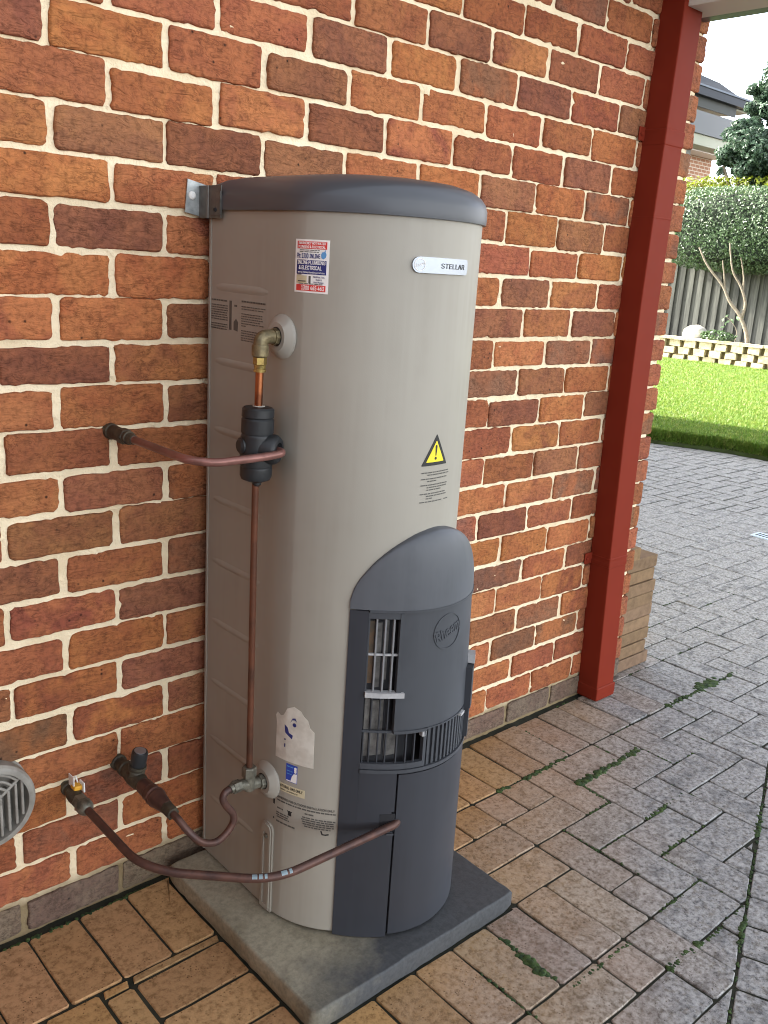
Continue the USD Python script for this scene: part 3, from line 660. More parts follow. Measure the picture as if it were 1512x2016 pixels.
# ================================================================== WATER HEATER
HC, HR, FY = np.array([.297, -.30]), .215, -.042          # centre of the round front, its radius, the back face
ZTOP, ZBOT = 1.5585, .060
heater = thing('water_heater', 'tall beige water heater with grey lid standing on the concrete slab', 'water heater')
FL = abs(FY - HC[1])                                       # length of the straight flank
QA = HR * math.pi / 2
def surf(u, z, off=0.):
    """Point of the body's surface: u is the arc length from the front's middle (negative to the left)."""
    u = np.asarray(u, float); z = np.broadcast_to(np.asarray(z, float), u.shape); off = np.broadcast_to(np.asarray(off, float), u.shape)
    a = np.clip(u, -QA, QA) / HR
    ex = np.abs(u) - QA
    ex = np.maximum(ex, 0)
    x = HC[0] + (HR + off) * np.sin(a)
    y = HC[1] - (HR + off) * np.cos(a) + ex
    return np.stack([x, y, z], -1)
AZT = [-42, -38, -35, -30, -20, -10, 0, 12, 25, 40, 50, 56, 60]
RJT = [.2180, .2200, .2220, .2255, .2350, .2465, .2555, .2620, .2640, .2610, .252, .240, .220]
def jsurf(az, z, off=0.):
    az = np.asarray(az, float); z = np.broadcast_to(np.asarray(z, float), az.shape); off = np.broadcast_to(np.asarray(off, float), az.shape)
    from scipy.interpolate import PchipInterpolator
    r = PchipInterpolator(AZT, RJT)(az) + off + np.interp(z, [.05, .6, .84], [.0135, .0085, 0]) * np.clip((az + 42) / 80, 0, 1)
    a = np.radians(az)
    return np.stack([HC[0] + r * np.sin(a), HC[1] - r * np.cos(a), z], -1)
def wrapped(mesh, fn):
    """Maps a flat mesh (x, y in the plane, z outwards) onto a surface function fn(x, y, off)."""
    v = mesh.vertices
    return trimesh.Trimesh(fn(v[:, 0], v[:, 1], v[:, 2]), mesh.faces, process=False)
def on_body(u0, z0): return lambda x, y, o: surf(u0 + x, z0 + y, o)
def on_jacket(az0, z0): return lambda x, y, o: jsurf(az0 + np.degrees(x / .255), z0 + y, o)
def slabgrid(w, h, t, nx=10, ny=2, x0=None, y0=None):
    """Flat plate, subdivided so that it can bend; front at z = t."""
    x0 = -w / 2 if x0 is None else x0; y0 = -h / 2 if y0 is None else y0
    X, Y = np.meshgrid(np.linspace(x0, x0 + w, nx + 1), np.linspace(y0, y0 + h, ny + 1), indexing='ij')
    top = grid_mesh(np.stack([X, Y, np.full_like(X, t)], -1)); bot = grid_mesh(np.stack([X, Y, np.zeros_like(X)], -1)[:, ::-1])
    e = []
    for A in (np.stack([X, Y], -1)[:, 0][::-1], np.stack([X, Y], -1)[:, -1], np.stack([X, Y], -1)[0], np.stack([X, Y], -1)[-1][::-1]):
        e.append(grid_mesh(np.stack([np.c_[A, np.zeros(len(A))], np.c_[A, np.full(len(A), t)]], 1)[:, ::-1]))
    return cat([top, bot] + e)
def poly_plate(poly, t, fine=.006):
    m = trimesh.creation.extrude_polygon(poly, t, engine='earcut')
    return m.subdivide_to_size(fine, max_iter=12) if fine else m
def shift(m, dz=0, dx=0, dy=0):
    m = m.copy(); m.apply_translation([dx, dy, dz]); return m

# body shell
Us = np.r_[-(QA + FL), np.linspace(-(QA + FL) + .02, -QA, 8), np.linspace(-QA, QA, 73)[1:-1], np.linspace(QA, QA + FL, 8)]
def ring(off, z):
    r = surf(Us, z, off)
    r[0, 1] = r[-1, 1] = FY
    return r
prof = [(-.010, ZBOT - .004), (-.002, ZBOT - .003), (0, ZBOT), (0, .12), (0, .4), (0, .8), (0, 1.2), (0, ZTOP)]
rows = np.stack([ring(o, z) for o, z in prof], 1)
body = grid_mesh(rows)
back = grid_mesh(np.stack([rows[-1], rows[0]], 0))
bottom = trimesh.Trimesh(np.vstack([ring(-.010, ZBOT - .004), [[HC[0], -.2, ZBOT - .004]]]), [[(i + 1), i, len(Us)] for i in range(len(Us) - 1)], process=False)
parts = [body, back, bottom]
# pressed ribs on the straight flank
for z in (1.405, 1.255, 1.110, .957, .815, .672, .523, .377, .219):
    yr = np.linspace(-.066, -.252, 14)
    Pz = []
    for s, o in ((-.0085, -.0004), (-.0055, .0009), (-.0018, .0022), (.0022, .0024), (.0065, .0009), (.0095, -.0004)):
        taper = np.minimum(1, np.minimum(np.arange(14), np.arange(14)[::-1]) / 1.5)
        Pz.append(np.stack([np.full(14, HC[0] - HR) - o * np.where(o > 0, taper, 1), yr, z + s * (0.55 + .45 * taper)], -1))
    parts.append(grid_mesh(np.stack(Pz, 0)[::-1]))
obj('body', cat(parts), M_body, heater, smooth=35)
# vertical seam along the back edge of the flank, and a skirt recess below
obj('seam', bx(HC[0] - HR - .0018, HC[0] - HR + .004, FY - .004, FY + .002, ZBOT, ZTOP - .003), M_body, heater)
base = trimesh.creation.extrude_polygon(Polygon([tuple(q) for q in ring(-.022, 0)[:, :2]]), .018, engine='earcut'); base.apply_translation([0, 0, .046])
obj('base', base, M_void, heater)
# lid
lid_prof = [(.000, ZTOP - .004), (.0065, ZTOP - .0035), (.0075, ZTOP + .004), (.0070, ZTOP + .022), (.0030, ZTOP + .034), (-.006, ZTOP + .045), (-.022, ZTOP + .055), (-.050, ZTOP + .063), (-.10, ZTOP + .069), (-.16, ZTOP + .071), (-.205, ZTOP + .0715)]
def lidring(o, z):
    r = ring(max(o, -.2), z)
    cy = (FY + HC[1] - HR) / 2
    if o < 0:                             # pull the whole outline inwards, the back edge too
        r[:, 1] = np.where(r[:, 1] > FY - .001, FY, r[:, 1])
        f = 1 + o / HR
        r0 = ring(0, z); r = r0.copy(); r[:, 0] = HC[0] + (r0[:, 0] - HC[0]) * f; r[:, 1] = HC[1] + (r0[:, 1] - HC[1]) * f
        r[:, 1] = np.where(r0[:, 1] >= FY - 1e-6, HC[1] + FL * max(f, .02), r[:, 1])
    return r
lr = np.stack([lidring(o, z) for o, z in lid_prof], 1)
lid = cat([grid_mesh(lr), grid_mesh(np.stack([lr[-1], lr[0]], 0))])
obj('lid', lid, M_cap, heater, smooth=40)
# moulded strip with a screw slot low on the flank
sp = sbox(-.019, -.205, .019, .0).union(Point(0, 0).buffer(.019, quad_segs=8)).buffer(0)
st = [poly_plate(sp, .0045, .012)]
slot = sbox(-.0075, -.19, .0075, -.012).union(Point(0, -.012).buffer(.0075))
st2 = trimesh.creation.extrude_polygon(sp.buffer(-.004).difference(slot), .003, engine='earcut'); st2.apply_translation([0, 0, .0045])
strip_u = -(QA + .300 - .277)
obj('strip', wrapped(cat(st + [st2]), on_body(-(QA - .009), .262)), M_body, heater, smooth=30)
obj('screw', wrapped(shift(trimesh.creation.icosphere(2, .006), dz=.004), on_body(-(QA - .009), .245)), M_pewter, heater, smooth=True)

# pipe flanges on the flank
FLX = HC[0] - HR
def flange(z, y=-.301):
    a, b = (FLX + .003, y, z), (FLX - .014, y, z)
    f = obj('flange', lathe(a, b, [(0, .042), (.15, .0425), (.45, .040), (.85, .030), (1.0, .027), (1.0, .0185), (.6, .018)], 36), M_flange, heater, smooth=30)
    obj('grommet', lathe((FLX - .006, y, z), (FLX - .0145, y, z), [(0, .0182), (.9, .0182), (1, .012)], 24), M_black, f, smooth=30)
flange(1.327); flange(.380)

# ---- grey front cover
def patch(a0, a1, z0, z1, o0, o1, n=None, taper=0.):
    n = n or max(2, int(abs(a1 - a0) / 2.5))
    A = np.linspace(a0, a1, n + 1)
    g = lambda zz_, oo: jsurf(A, zz_, oo)
    cs = [g(z0, o0), g(z0, o1), g(z1, o1), g(z1, o0)]
    fr = [grid_mesh(np.stack([cs[i], cs[(i + 1) % 4]], 1)[:, ::-1]) for i in range(4)]
    e0 = trimesh.Trimesh([c[0] for c in cs], [[0, 1, 2], [0, 2, 3]], process=False); e1 = trimesh.Trimesh([c[-1] for c in cs], [[0, 2, 1], [0, 3, 2]], process=False)
    m = cat(fr + [e0, e1]); m.merge_vertices(digits_vertex=7)
    return m
# hood
ZTA = [-42, -41.3, -38.9, -34.9, -28.2, -17.4, -5, 5, 14, 25, 36, 46, 54, 58, 60]
ZTZ = [.836, .848, .869, .891, .919, .948, .967, .972, .968, .953, .930, .900, .862, .838, .822]
from scipy.interpolate import PchipInterpolator as PCH
A = np.linspace(-42, 60, 70)
zt = PCH(ZTA, ZTZ)(A); rjv = PCH(AZT, RJT)(A)
rowsH = []
for t in np.linspace(0, 1, 22):
    th = t * math.pi / 2
    z = .8155 + (zt - .8155) * math.sin(th) ** 1.0
    r = .2160 + (rjv - .2160 + .0015) * max(math.cos(th), 0) ** .62
    if t == 1: r = np.full_like(r, .2145)
    rowsH.append(np.stack([HC[0] + r * np.sin(np.radians(A)), HC[1] - r * np.cos(np.radians(A)), z], -1))
hood = grid_mesh(np.stack(rowsH, 1))
under = grid_mesh(np.stack([rowsH[0], np.stack([HC[0] + (rjv - .006) * np.sin(np.radians(A)), HC[1] - (rjv - .006) * np.cos(np.radians(A)), np.full_like(A, .8120)], -1)], 1)[:, ::-1])
cover = setd(UsdGeom.Xform.Define(stage, str(heater.GetPath()) + '/front_cover').GetPrim(), label='grey moulded plastic front cover')
obj('hood', cat([hood, under]), M_hood, cover, smooth=40)
obj('hood_lip', patch(-32, 59.5, .8105, .8160, -.010, .0022), M_jack, cover, smooth=30)
T_ = -.0085
obj('side_panel', cat([patch(-42, -32.2, .053, .8125, T_, 0)]), M_jlow, cover, smooth=30)
obj('upper_panel', cat([patch(-14.6, 59, .5535, .8095, T_, -.0012), patch(-16.9, -14.6, .5535, .8095, T_, .0012), patch(-32.2, -16.9, .7975, .8095, T_, .0002), patch(-16.9, -.6, .547, .5535, T_, .0028), patch(-.6, 24, .5505, .5535, T_, .0015)]), M_jack, cover, smooth=30)
bars = [patch(-32.2, -16.9, .7175, .7215, T_, -.004), patch(-32.2, -13.8, .5465, .5515, T_, -.004)]
obj('cross_bar', bars[0], M_worn, cover); obj('cross_bar', bars[1], M_jack, cover)
for a in (-31.6, -27.7, -23.4, -19.3): obj('slat', patch(a - .40, a + .40, .6395, .7972, T_, -.003, 1), M_jack if a < -31 else M_slat, cover)
for a in (-27.8, -23.6, -19.6): obj('slat', patch(a - .3, a + .3, .5535, .628, T_, -.004, 1), M_jdark, cover)
for a in (-31.2, -27.9, -23.7, -19.8, -14.5, -9.9, -5.7): obj('slat', patch(a - .3, a + .3, .478, .546, T_, -.004, 1), M_jdark, cover)
obj('sill', cat([patch(-32.0, -13.4, .6285, .6395, -.012, .0048)]), M_worn, cover, smooth=30, label='bleached pale sill below the upper window')
obj('lower_sill', cat([patch(-32.3, -1.0, .4655, .478, T_, .001)]), M_jack, cover, smooth=30)
# fluted panel
obj('fluted_panel', cat([patch(-1.0, 59, .4640, .5505, T_, -.0055)]), M_jdark, cover, smooth=30)
for a in np.arange(1.2, 33, 2.75): obj('flute', patch(a - .62, a + .62, .4650, .5500, -.007, -.0008, 2), M_jack, cover)
obj('flute', patch(-1.9, -.4, .4655, .5535, T_, .0005), M_jack, cover)
obj('cover_lip', patch(-32.2, 59, .4560, .4640, T_, .0030), M_jack, cover, smooth=30)
obj('lower_panel', cat([patch(-32.2, -15.0, .053, .4560, T_, 0), patch(-15.0, -13.7, .4530, .4560, T_, 0), patch(-15.0, -13.7, .364, .4530, T_, 0), patch(-15.0, -13.7, .053, .316, T_, -.0005)]), M_jlow, cover, smooth=30)
obj('door', cat([patch(-12.9, 59, .0605, .4520, T_, .0008)]), M_jlow, cover, smooth=30)
obj('gas_slot', patch(-20.5, -13.3, .318, .360, -.004, .0006, 4), M_void, cover)
obj('slot_ledge', patch(-17.2, -13.8, .3105, .3145, -.004, .0042, 3), M_jack, cover)
obj('side_grille', cat([patch(31, 50, .5450, .640, -.004, .0125), patch(33, 50, .4700, .5450, -.004, .0090)]), M_jdark, cover, smooth=30)
obj('latch', cat([patch(35.5, 41, .642, .662, -.002, .0135)]), M_worn, cover, smooth=30)
obj('latch', cat([patch(22.5, 26.5, .5440, .5500, -.004, .006)]), M_worn, cover, smooth=30)
obj('latch', cat([patch(-2.6, -.7, .5340, .5460, -.010, .0005)]), M_worn, cover, smooth=30)
def inner(a0, a1, z0, z1, o):
    n_ = max(2, int((a1 - a0) / 3)); w_ = HR * math.radians(a1 - a0); c_ = HR * math.radians((a0 + a1) / 2)
    return wrapped(slabgrid(w_, z1 - z0, .0006, n_, 1), lambda x, y, q: surf(c_ + x, (z0 + z1) / 2 + y, q + o))
obj('inner_box', inner(-41, 56, .065, .80, .0006), M_void, cover)  # near-black sheet on the body: shade behind the vents put in as colour
obj('burner_plate', inner(-31.5, -28.4, .655, .79, .0020), M_rust, cover)
obj('burner_plate', cat([inner(-27.0, -24.2, .645, .785, .0020), inner(-22.8, -20.4, .66, .79, .0020), inner(-27.2, -20.6, .49, .615, .0020), inner(-19.0, -12, .485, .54, .0020), inner(-31.2, -28.4, .49, .63, .0020)]), M_tin, cover)
# raised round emblem with the maker's script
em = []
ringp = Point(0, 0).buffer(.039, quad_segs=20).difference(Point(0, 0).buffer(.0362, quad_segs=20))
em.append(poly_plate(ringp, .0016, .01))
tx = meshkit.text_mesh('Rheem', .0215, .0016, True); b = tx.bounds; tx.apply_translation([-(b[0][0] + b[1][0]) / 2, -.0105, 0])
tx.apply_scale([.74, 1.05, 1]); tx.apply_transform(trimesh.transformations.rotation_matrix(math.radians(16), [0, 0, 1]))
em.append(tx)
obj('emblem', wrapped(shift(cat(em), dz=-.0013), on_jacket(8.6, .7590)), M_jack, cover, smooth=False, label='round emblem moulded into the cover')

# ---- badge, stickers and prints on the body
pu = HR * math.radians(-3.6)
badge_p = sbox(-.052, -.0135, .050, .0135).buffer(.0001)
badge_p = sbox(-.0670 + .0140, -.0140, .0610, .0140).union(Point(-.0530, 0).buffer(.0140, quad_segs=12)).union(sbox(.055, -.0080, .0670, .0080)).union(Point(.0605, .0075).buffer(.0065)).union(Point(.0605, -.0075).buffer(.0065))
bplate = obj('badge', wrapped(poly_plate(badge_p, .0042, .008), on_body(pu, 1.4745)), M_silver, heater, smooth=30, label='silver name badge')
tx = meshkit.text_mesh('STELLAR', .0088, .0006, False); b = tx.bounds; tx.apply_translation([-b[0][0] - .006, -.0044, .0043]); tx.apply_scale([1.22, 1, 1])
obj('lettering', wrapped(tx, on_body(pu, 1.4745)), M_ink, bplate)
eb = [poly_plate(Point(0, 0).buffer(.0112, quad_segs=12).difference(Point(0, 0).buffer(.0098, quad_segs=12)), .0006, .01)]
t2 = meshkit.text_mesh('Rheem', .0052, .0006); b = t2.bounds; t2.apply_translation([-(b[0][0] + b[1][0]) / 2, -.002, 0]); t2.apply_transform(trimesh.transformations.rotation_matrix(math.radians(18), [0, 0, 1])); eb.append(t2)
obj('emblem', wrapped(shift(cat(eb), dz=.0043, dx=-.0525), on_body(pu, 1.4745)), M_white, bplate)

def text_on(s, h, u0, z0, off, align='c', w=None, bold=False, sheet=None):
    t = meshkit.text_mesh(s, h, .00025, bold); b = t.bounds
    if w: t.apply_scale([w / (b[1][0] - b[0][0]), 1, 1]); b = t.bounds
    t.apply_translation([-(b[0][0] + b[1][0]) / 2 if align == 'c' else -b[0][0], -h / 2, off])
    return wrapped(t, on_body(u0, z0))
def words(u0, u1, z, h, rng, off=.0006, slope=0.):
    """A line of print too small to read: word-long strokes."""
    out = []; x = u0
    while x < u1 - .002:
        w = min(rng.uniform(.004, .012), u1 - x)
        out.append(wrapped(slabgrid(w, h, .0002, 1, 1, x, 0), lambda a, b, o: surf(a, z + b + slope * (a - u0), o + off)))
        x += w + rng.uniform(.0012, .0022)
    return out
# service sticker: white with red and navy bands
su, sz, sw, sh = -HR * math.radians(71.5), 1.4590, .0735, .0935
stk = obj('sticker', wrapped(slabgrid(sw, sh, .0006, 14, 2), on_body(su, sz)), M_paper, heater, label='white plumber sticker with red and navy bands')
def band(name, y0, y1, mat, x0=-.032, x1=.032): return obj(name, wrapped(shift(slabgrid(x1 - x0, y1 - y0, .0003, 12, 1, x0, y0), dz=.0007), on_body(su, sz)), mat, stk)
band('red_band', .0305, .0435, M_red); band('red_band', -.0435, -.0325, M_red); band('navy_band', -.0140, .0110, M_navy); band('pale_panel', -.0305, -.0165, M_cream, -.032, -.008)
def st_text(name, lines, mat):
    for s, h, dx, y, w, bold in lines: obj(name, text_on(s, h, su + dx, sz + y, .00105, 'c', w, bold), mat, stk)
st_text('lettering', [('EMERGENCY HOT WATER', .0042, 0, .0403, .058, True), ('PLUMBING & ELECTRICAL', .0042, 0, .0340, .058, True), ('INLINE PLUMBING', .0062, 0, .0068, .060, True), ('& ELECTRICAL', .0066, -.002, -.0025, .050, True),
                            ('www.inlineplumbing.com.au', .0030, 0, -.0105, .058, False), ('1300 465 463', .0072, .005, -.0380, .049, True)], M_paper)
st_text('lettering', [('Ph: 1300', .0085, -.019, .0182, .026, True), ('INLINE', .0072, .008, .0182, .022, True), ('Electrical, Gas,', .0030, .018, -.0180, .024, False), ('Solar &', .0030, .018, -.0228, .012, False), ('Heat Pumps', .0030, .018, -.0276, .020, False)], M_navy)
wr = np.random.default_rng(31)
fl = []
for y, a, b in ((.0275, -.026, .018), (.0245, -.026, .016), (-.0315, -.026, .026), (-.0155, -.031, -.018)): fl += words(su + a, su + b, sz + y, .0013, wr, .0011)
fl += [wrapped(shift(slabgrid(.018, .0020, .0003, 3, 1, -.028, -.0275), dz=.0011), on_body(su, sz))]
fl += [wrapped(shift(slabgrid(.0045, .013, .0003, 2, 1, -.0035, -.030), dz=.0011), on_body(su, sz))]
obj('fine_print', cat(fl), M_inkg, stk)
flame = Polygon([(0, -.007), (.0045, -.004), (.006, .001), (.004, .0055), (.0045, .010), (.0005, .005), (-.0015, .0065), (-.005, .001), (-.004, -.005)])
obj('flame_mark', wrapped(shift(poly_plate(flame, .0003, .01), dz=.0008), on_body(su + .0255, sz + .0205)), M_bluelt, stk)

# warning triangle and its text
tu, tz = HR * math.radians(1.6), 1.1225
tri = lambda s, dy=0: Polygon([(-.0335 * s, -.0215 * s + dy), (.0335 * s, -.0215 * s + dy), (0, .0365 * s + dy)]).buffer(.0015 * s)
wt = obj('warning_sign', wrapped(poly_plate(tri(1.0), .0004, .01), on_body(tu, tz)), M_ink, heater, label='yellow and black warning triangle')
obj('yellow_field', wrapped(shift(poly_plate(tri(.68, -.0005), .0003, .01), dz=.0005), on_body(tu, tz)), M_yellow, wt)
ex = cat([poly_plate(Polygon([(-.0026, .0150), (-.0014, .0175), (.0014, .0175), (.0026, .0150), (.0012, -.0035), (-.0012, -.0035)]), .0003, .01), poly_plate(Point(0, -.0088).buffer(.0029, quad_segs=6), .0003, 0)])
obj('exclamation_mark', wrapped(shift(ex, dz=.00095), on_body(tu, tz)), M_ink, wt)
pr_ = []
for k, (y, a, b) in enumerate([(1.085, -.034, .044), (1.080, -.018, .046), (1.0725, -.034, .040), (1.0675, -.018, .010), (1.060, -.034, .044), (1.055, -.018, .042), (1.050, -.018, .022), (1.0425, -.034, .040), (1.0375, -.018, .042), (1.0325, -.018, .002), (1.026, -.034, .028), (1.026, .036, .050)]):
    pr_ += words(tu + a, tu + b, y, .0021, wr)
obj('warning_text', cat(pr_), M_inkg, heater)
# instruction print high on the flank
pr_ = []
uf = lambda y: -(QA + (y - HC[1]))           # arc length of a flank point at depth y
for k in range(13):
    pr_ += words(uf(-.050), uf(-.112), 1.378 - k * .0047, .0020 if k else .0030, wr) if k not in (1, 9) else []
pr_ += words(uf(-.050), uf(-.066), 1.322, .002, wr)
for k in range(17):
    e = [-.245, -.185, -.245, -.240, -.215, -.235, -.235, -.238, -.228, -.24, -.18, -.24, -.238, -.240, -.236, -.24, -.236][k]
    pr_ += words(uf(-.162), uf(e), 1.381 - k * .0047, .0018 if k else .0032, wr) if k not in (1, 4, 11) else []
obj('instruction_text', cat(pr_), M_inkg, heater)
pb = [wrapped(slabgrid(.009, .058, .0002, 1, 2), on_body(uf(-.1215), 1.352)), wrapped(slabgrid(.010, .004, .0002, 1, 1), on_body(uf(-.140), 1.372)), wrapped(poly_plate(Polygon([(-.008, -.012), (.007, -.014), (.008, .004), (0, .011), (-.008, .004)]), .0002, .01), on_body(uf(-.142), 1.336))]
obj('instruction_bar', cat(pb), M_inkg, heater)
# torn white sticker
pu2 = lambda az: HR * math.radians(az)
pts = [(-83.2, .449), (-57.6, .4495), (-57.9, .532), (-60.5, .540), (-62.0, .556), (-64.5, .563), (-66.5, .573), (-71, .579), (-75.5, .570), (-78, .552), (-80.2, .548), (-82.6, .553), (-83.8, .545), (-83.0, .530)]
cu, cz = pu2(-70.5), .51
tp = Polygon([(pu2(a) - cu, z - cz - .012 * (0 if z > .5 else 1) * 0) for a, z in pts])
torn = obj('torn_sticker', wrapped(poly_plate(tp, .0006, .008), on_body(cu, cz)), M_torn, heater, label='torn white sticker with blue remnants')
rm = [Polygon([(-.010, .030), (-.004, .042), (.003, .044), (.0065, .036), (.002, .039), (-.004, .038)]), Point(.001, .028).buffer(.0045), Polygon([(-.024, .022), (-.016, .017), (-.012, .006), (-.002, .003), (-.004, -.006), (-.014, -.001), (-.022, .004)]), Point(-.022, -.012).buffer(.002), Polygon([(-.0235, -.022), (-.0205, -.022), (-.021, -.030), (-.0235, -.030)])]
obj('ink_remnant', wrapped(shift(cat([poly_plate(q, .0002, .01) for q in rm]), dz=.0007), on_body(cu, cz)), M_navy, torn)
# blue and white rating label
bu, bz = pu2(-71.0), .4235
bl = obj('blue_label', wrapped(slabgrid(.0285, .0415, .0005, 5, 1), on_body(bu, bz)), M_blue, heater, label='small blue and white label')
wh = [Polygon([(-.002, -.0195), (.0135, -.0195), (.0135, .002), (.006, .001), (.0015, -.006)]), sbox(-.0125, -.0195, -.002, -.0175)] + [Point(.0095, y).buffer(.0030) for y in (.0145, .0105, .0065)]
obj('white_mark', wrapped(shift(cat([poly_plate(q, .0002, .01) for q in wh]), dz=.0006), on_body(bu, bz)), M_paper, bl)
obj('fine_print', cat(words(bu - .012, bu + .004, bz + .014, .0022, wr, .0007) + words(bu - .012, bu + .003, bz + .004, .0016, wr, .0007) + words(bu - .012, bu + .001, bz - .003, .0016, wr, .0007)), M_bluelt, bl)
# cream gas label
gu, gz = pu2(-71.5), .3835
gl = obj('gas_label', wrapped(slabgrid(.0715, .0190, .0005, 12, 1), on_body(gu, gz)), M_cream, heater, label='cream label reading NATURAL GAS ONLY')
obj('lettering', cat([text_on('NATURAL GAS ONLY', .0060, gu, gz + .0035, .0006, 'c', .062, True), text_on('Max. pressure', .0036, gu - .003, gz - .0045, .0006, 'c', .044, False)]), M_ink, gl)
# approval print
lines = [text_on('APPROVED FOR OUTDOOR INSTALLATION ONLY', .0052, pu2(-62.5), .3560, .0004, 'c', .138, True)]
lines += words(pu2(-80.5), pu2(-43.5), .3465, .0032, wr, .0004)
lines += words(pu2(-61.5), pu2(-47.5), .3370, .0035, wr, .0004)[:2]
for k, (a, b) in enumerate([(-63, -43.5), (-63.5, -43.5), (-63, -44), (-62.5, -44), (-61.5, -46)]): lines += words(pu2(a), pu2(b), .3285 - k * .0052, .0028, wr, .0004)
for k, (a, b) in enumerate([(-81, -71.5), (-81, -72), (-80.5, -71.5)]): lines += words(pu2(a), pu2(b), .3160 - k * .0052, .0028, wr, .0004)
lines += words(pu2(-81), pu2(-67.5), .2940, .0036, wr, .0004) + words(pu2(-80.5), pu2(-76), .3270, .0034, wr, .0004)
obj('approval_text', cat(lines), M_inkg, heater)
marks = [wrapped(slabgrid(.0052, .0120, .0002, 1, 1), on_body(pu2(-83.2), .3385)), wrapped(slabgrid(.0035, .0040, .0002, 1, 1), on_body(pu2(-83.2), .2985)),
         wrapped(poly_plate(Polygon([(-.007, .006), (-.003, .0045), (0, .006), (.003, .0045), (.007, .006), (.004, .001), (.0045, -.006), (-.0045, -.006), (-.004, .001)]), .0002, .01), on_body(pu2(-71.3), .3270)),
         wrapped(poly_plate(shapely.geometry.LineString([(-.007, .004), (-.0045, -.003), (.002, -.0035), (.0085, -.0015)]).buffer(.0016), .0002, .01), on_body(pu2(-49.5), .3000))]
obj('printed_mark', cat(marks), M_ink, heater)

# ------------------------------------------------------------------ galvanised restraint bracket
bk = thing('wall_bracket', 'small galvanised steel bracket holding the heater lid to the wall', 'bracket')
pl = Polygon([(.046, 1.612), (.108, 1.600), (.108, 1.536), (.040, 1.548)])
m = trimesh.creation.extrude_polygon(pl, .0025, engine='earcut'); m.apply_transform(np.array([[1, 0, 0, 0], [0, 0, -1, -.0095], [0, 1, 0, 0], [0, 0, 0, 1]]))
obj('wall_plate', m, M_galv, bk)
obj('folded_plate', cat([bx(.0725, .0750, -.094, -.0100, 1.539, 1.6015), tube([(.0730, -.046, 1.539), (.0730, -.046, 1.6010)], .0040, 8), bx(.0705, .0728, -.094, -.060, 1.545, 1.590)]), M_galvd, bk)
obj('screw', cat([lathe((.056, -.0115, 1.581), (.056, -.0165, 1.581), [(0, .0085), (.5, .0080), (1, .0045)], 16)]), M_white, bk, smooth=30)
obj('screw', lathe((.0712, -.078, 1.555), (.0670, -.078, 1.555), [(0, .0045), (1, .003)], 10), M_void, bk)

# ------------------------------------------------------------------ round wall vent
vt = thing('wall_vent', 'round grey louvred vent on the wall at the edge of the picture', 'vent')
VC, VR = np.array([-.412, 0, .357]), .094
def vdisk(r0, r1, y0, y1, k=48):
    q = Point(0, 0).buffer(r1, quad_segs=16).difference(Point(0, 0).buffer(r0, quad_segs=16)) if r0 else Point(0, 0).buffer(r1, quad_segs=16)
    m = trimesh.creation.extrude_polygon(q, abs(y1 - y0), engine='earcut'); m.apply_transform(np.array([[1, 0, 0, VC[0]], [0, 0, -1, -min(abs(y0), abs(y1))], [0, 1, 0, VC[2]], [0, 0, 0, 1]])); return m
obj('rim', cat([lathe((VC[0], .002, VC[2]), (VC[0], -.040, VC[2]), [(0, VR + .003), (.15, VR + .003), (.2, VR), (.8, VR), (.95, VR - .004), (1, VR - .009), (1, VR - .016), (.3, VR - .018)], 48)]), M_vent, vt, smooth=30)
obj('throat', vdisk(0, VR - .017, .002, .004), M_void, vt)
for r in (.030, .044, .058, .072):
    ang = np.radians(np.linspace(35, 250, 30))
    pts = [(VC[0] + r * math.cos(a), -.031, VC[2] + r * math.sin(a)) for a in np.radians(np.linspace(38, 142, 24))]
    obj('louvre', tube(pts, .0032, 8), M_vent, vt, smooth=True)
for x in (-.06, -.044, -.028, -.012, .006, .022, .038, .053, .066):
    h = math.sqrt(max((VR - .018) ** 2 - x * x, .0001))
    top_ = x * .75 if x > 0 else abs(x) * .75
    if top_ + .002 < -h + .02: continue
    obj('louvre', rbox(VC[0] + x - .003, VC[0] + x + .003, -.036, -.012, VC[2] - h, VC[2] + top_, .0025), M_vent, vt, smooth=30)
for s in (-1, 1): obj('spoke', tube([(VC[0], -.031, VC[2]), (VC[0] + s * (VR - .016) * math.cos(math.radians(38)), -.031, VC[2] + (VR - .016) * math.sin(math.radians(38)))], .0036, 8), M_vent, vt, smooth=True)

# ------------------------------------------------------------------ plumbing
def hexnut(a, b, r): return lathe(a, b, [(0, r * .9), (.08, r), (.92, r), (1, r * .9)], 6)
PX, PY = .0335, -.301
# outlet riser: elbow, nuts and bright copper pipe down to the black valve
ur = thing('outlet_riser', 'short bright copper pipe dropping from brass elbow to the black valve', 'pipe')
obj('pipe', rod((PX, PY, 1.285), (PX - .0012, PY, 1.185), .0077), M_copper, ur, smooth=30)
obj('elbow', cat([tube(fillet([(FLX - .004, PY, 1.327), (PX, PY, 1.327), (PX, PY, 1.296)], .018), .0135, 20), lathe((FLX - .004, PY, 1.327), (FLX - .022, PY, 1.327), [(0, .0165), (1, .0160)], 8), lathe((PX, PY, 1.312), (PX, PY, 1.290), [(0, .0148), (.1, .0160), (.9, .0160), (1, .014)], 20)]), M_brass, ur, smooth=30)
obj('nut', cat([hexnut((PX, PY, 1.290), (PX, PY, 1.275), .0128), lathe((PX, PY, 1.275), (PX, PY, 1.262), [(0, .0115), (.6, .0105), (.65, .012), (1, .0118)], 18)]), M_brassbr, ur, smooth=30)
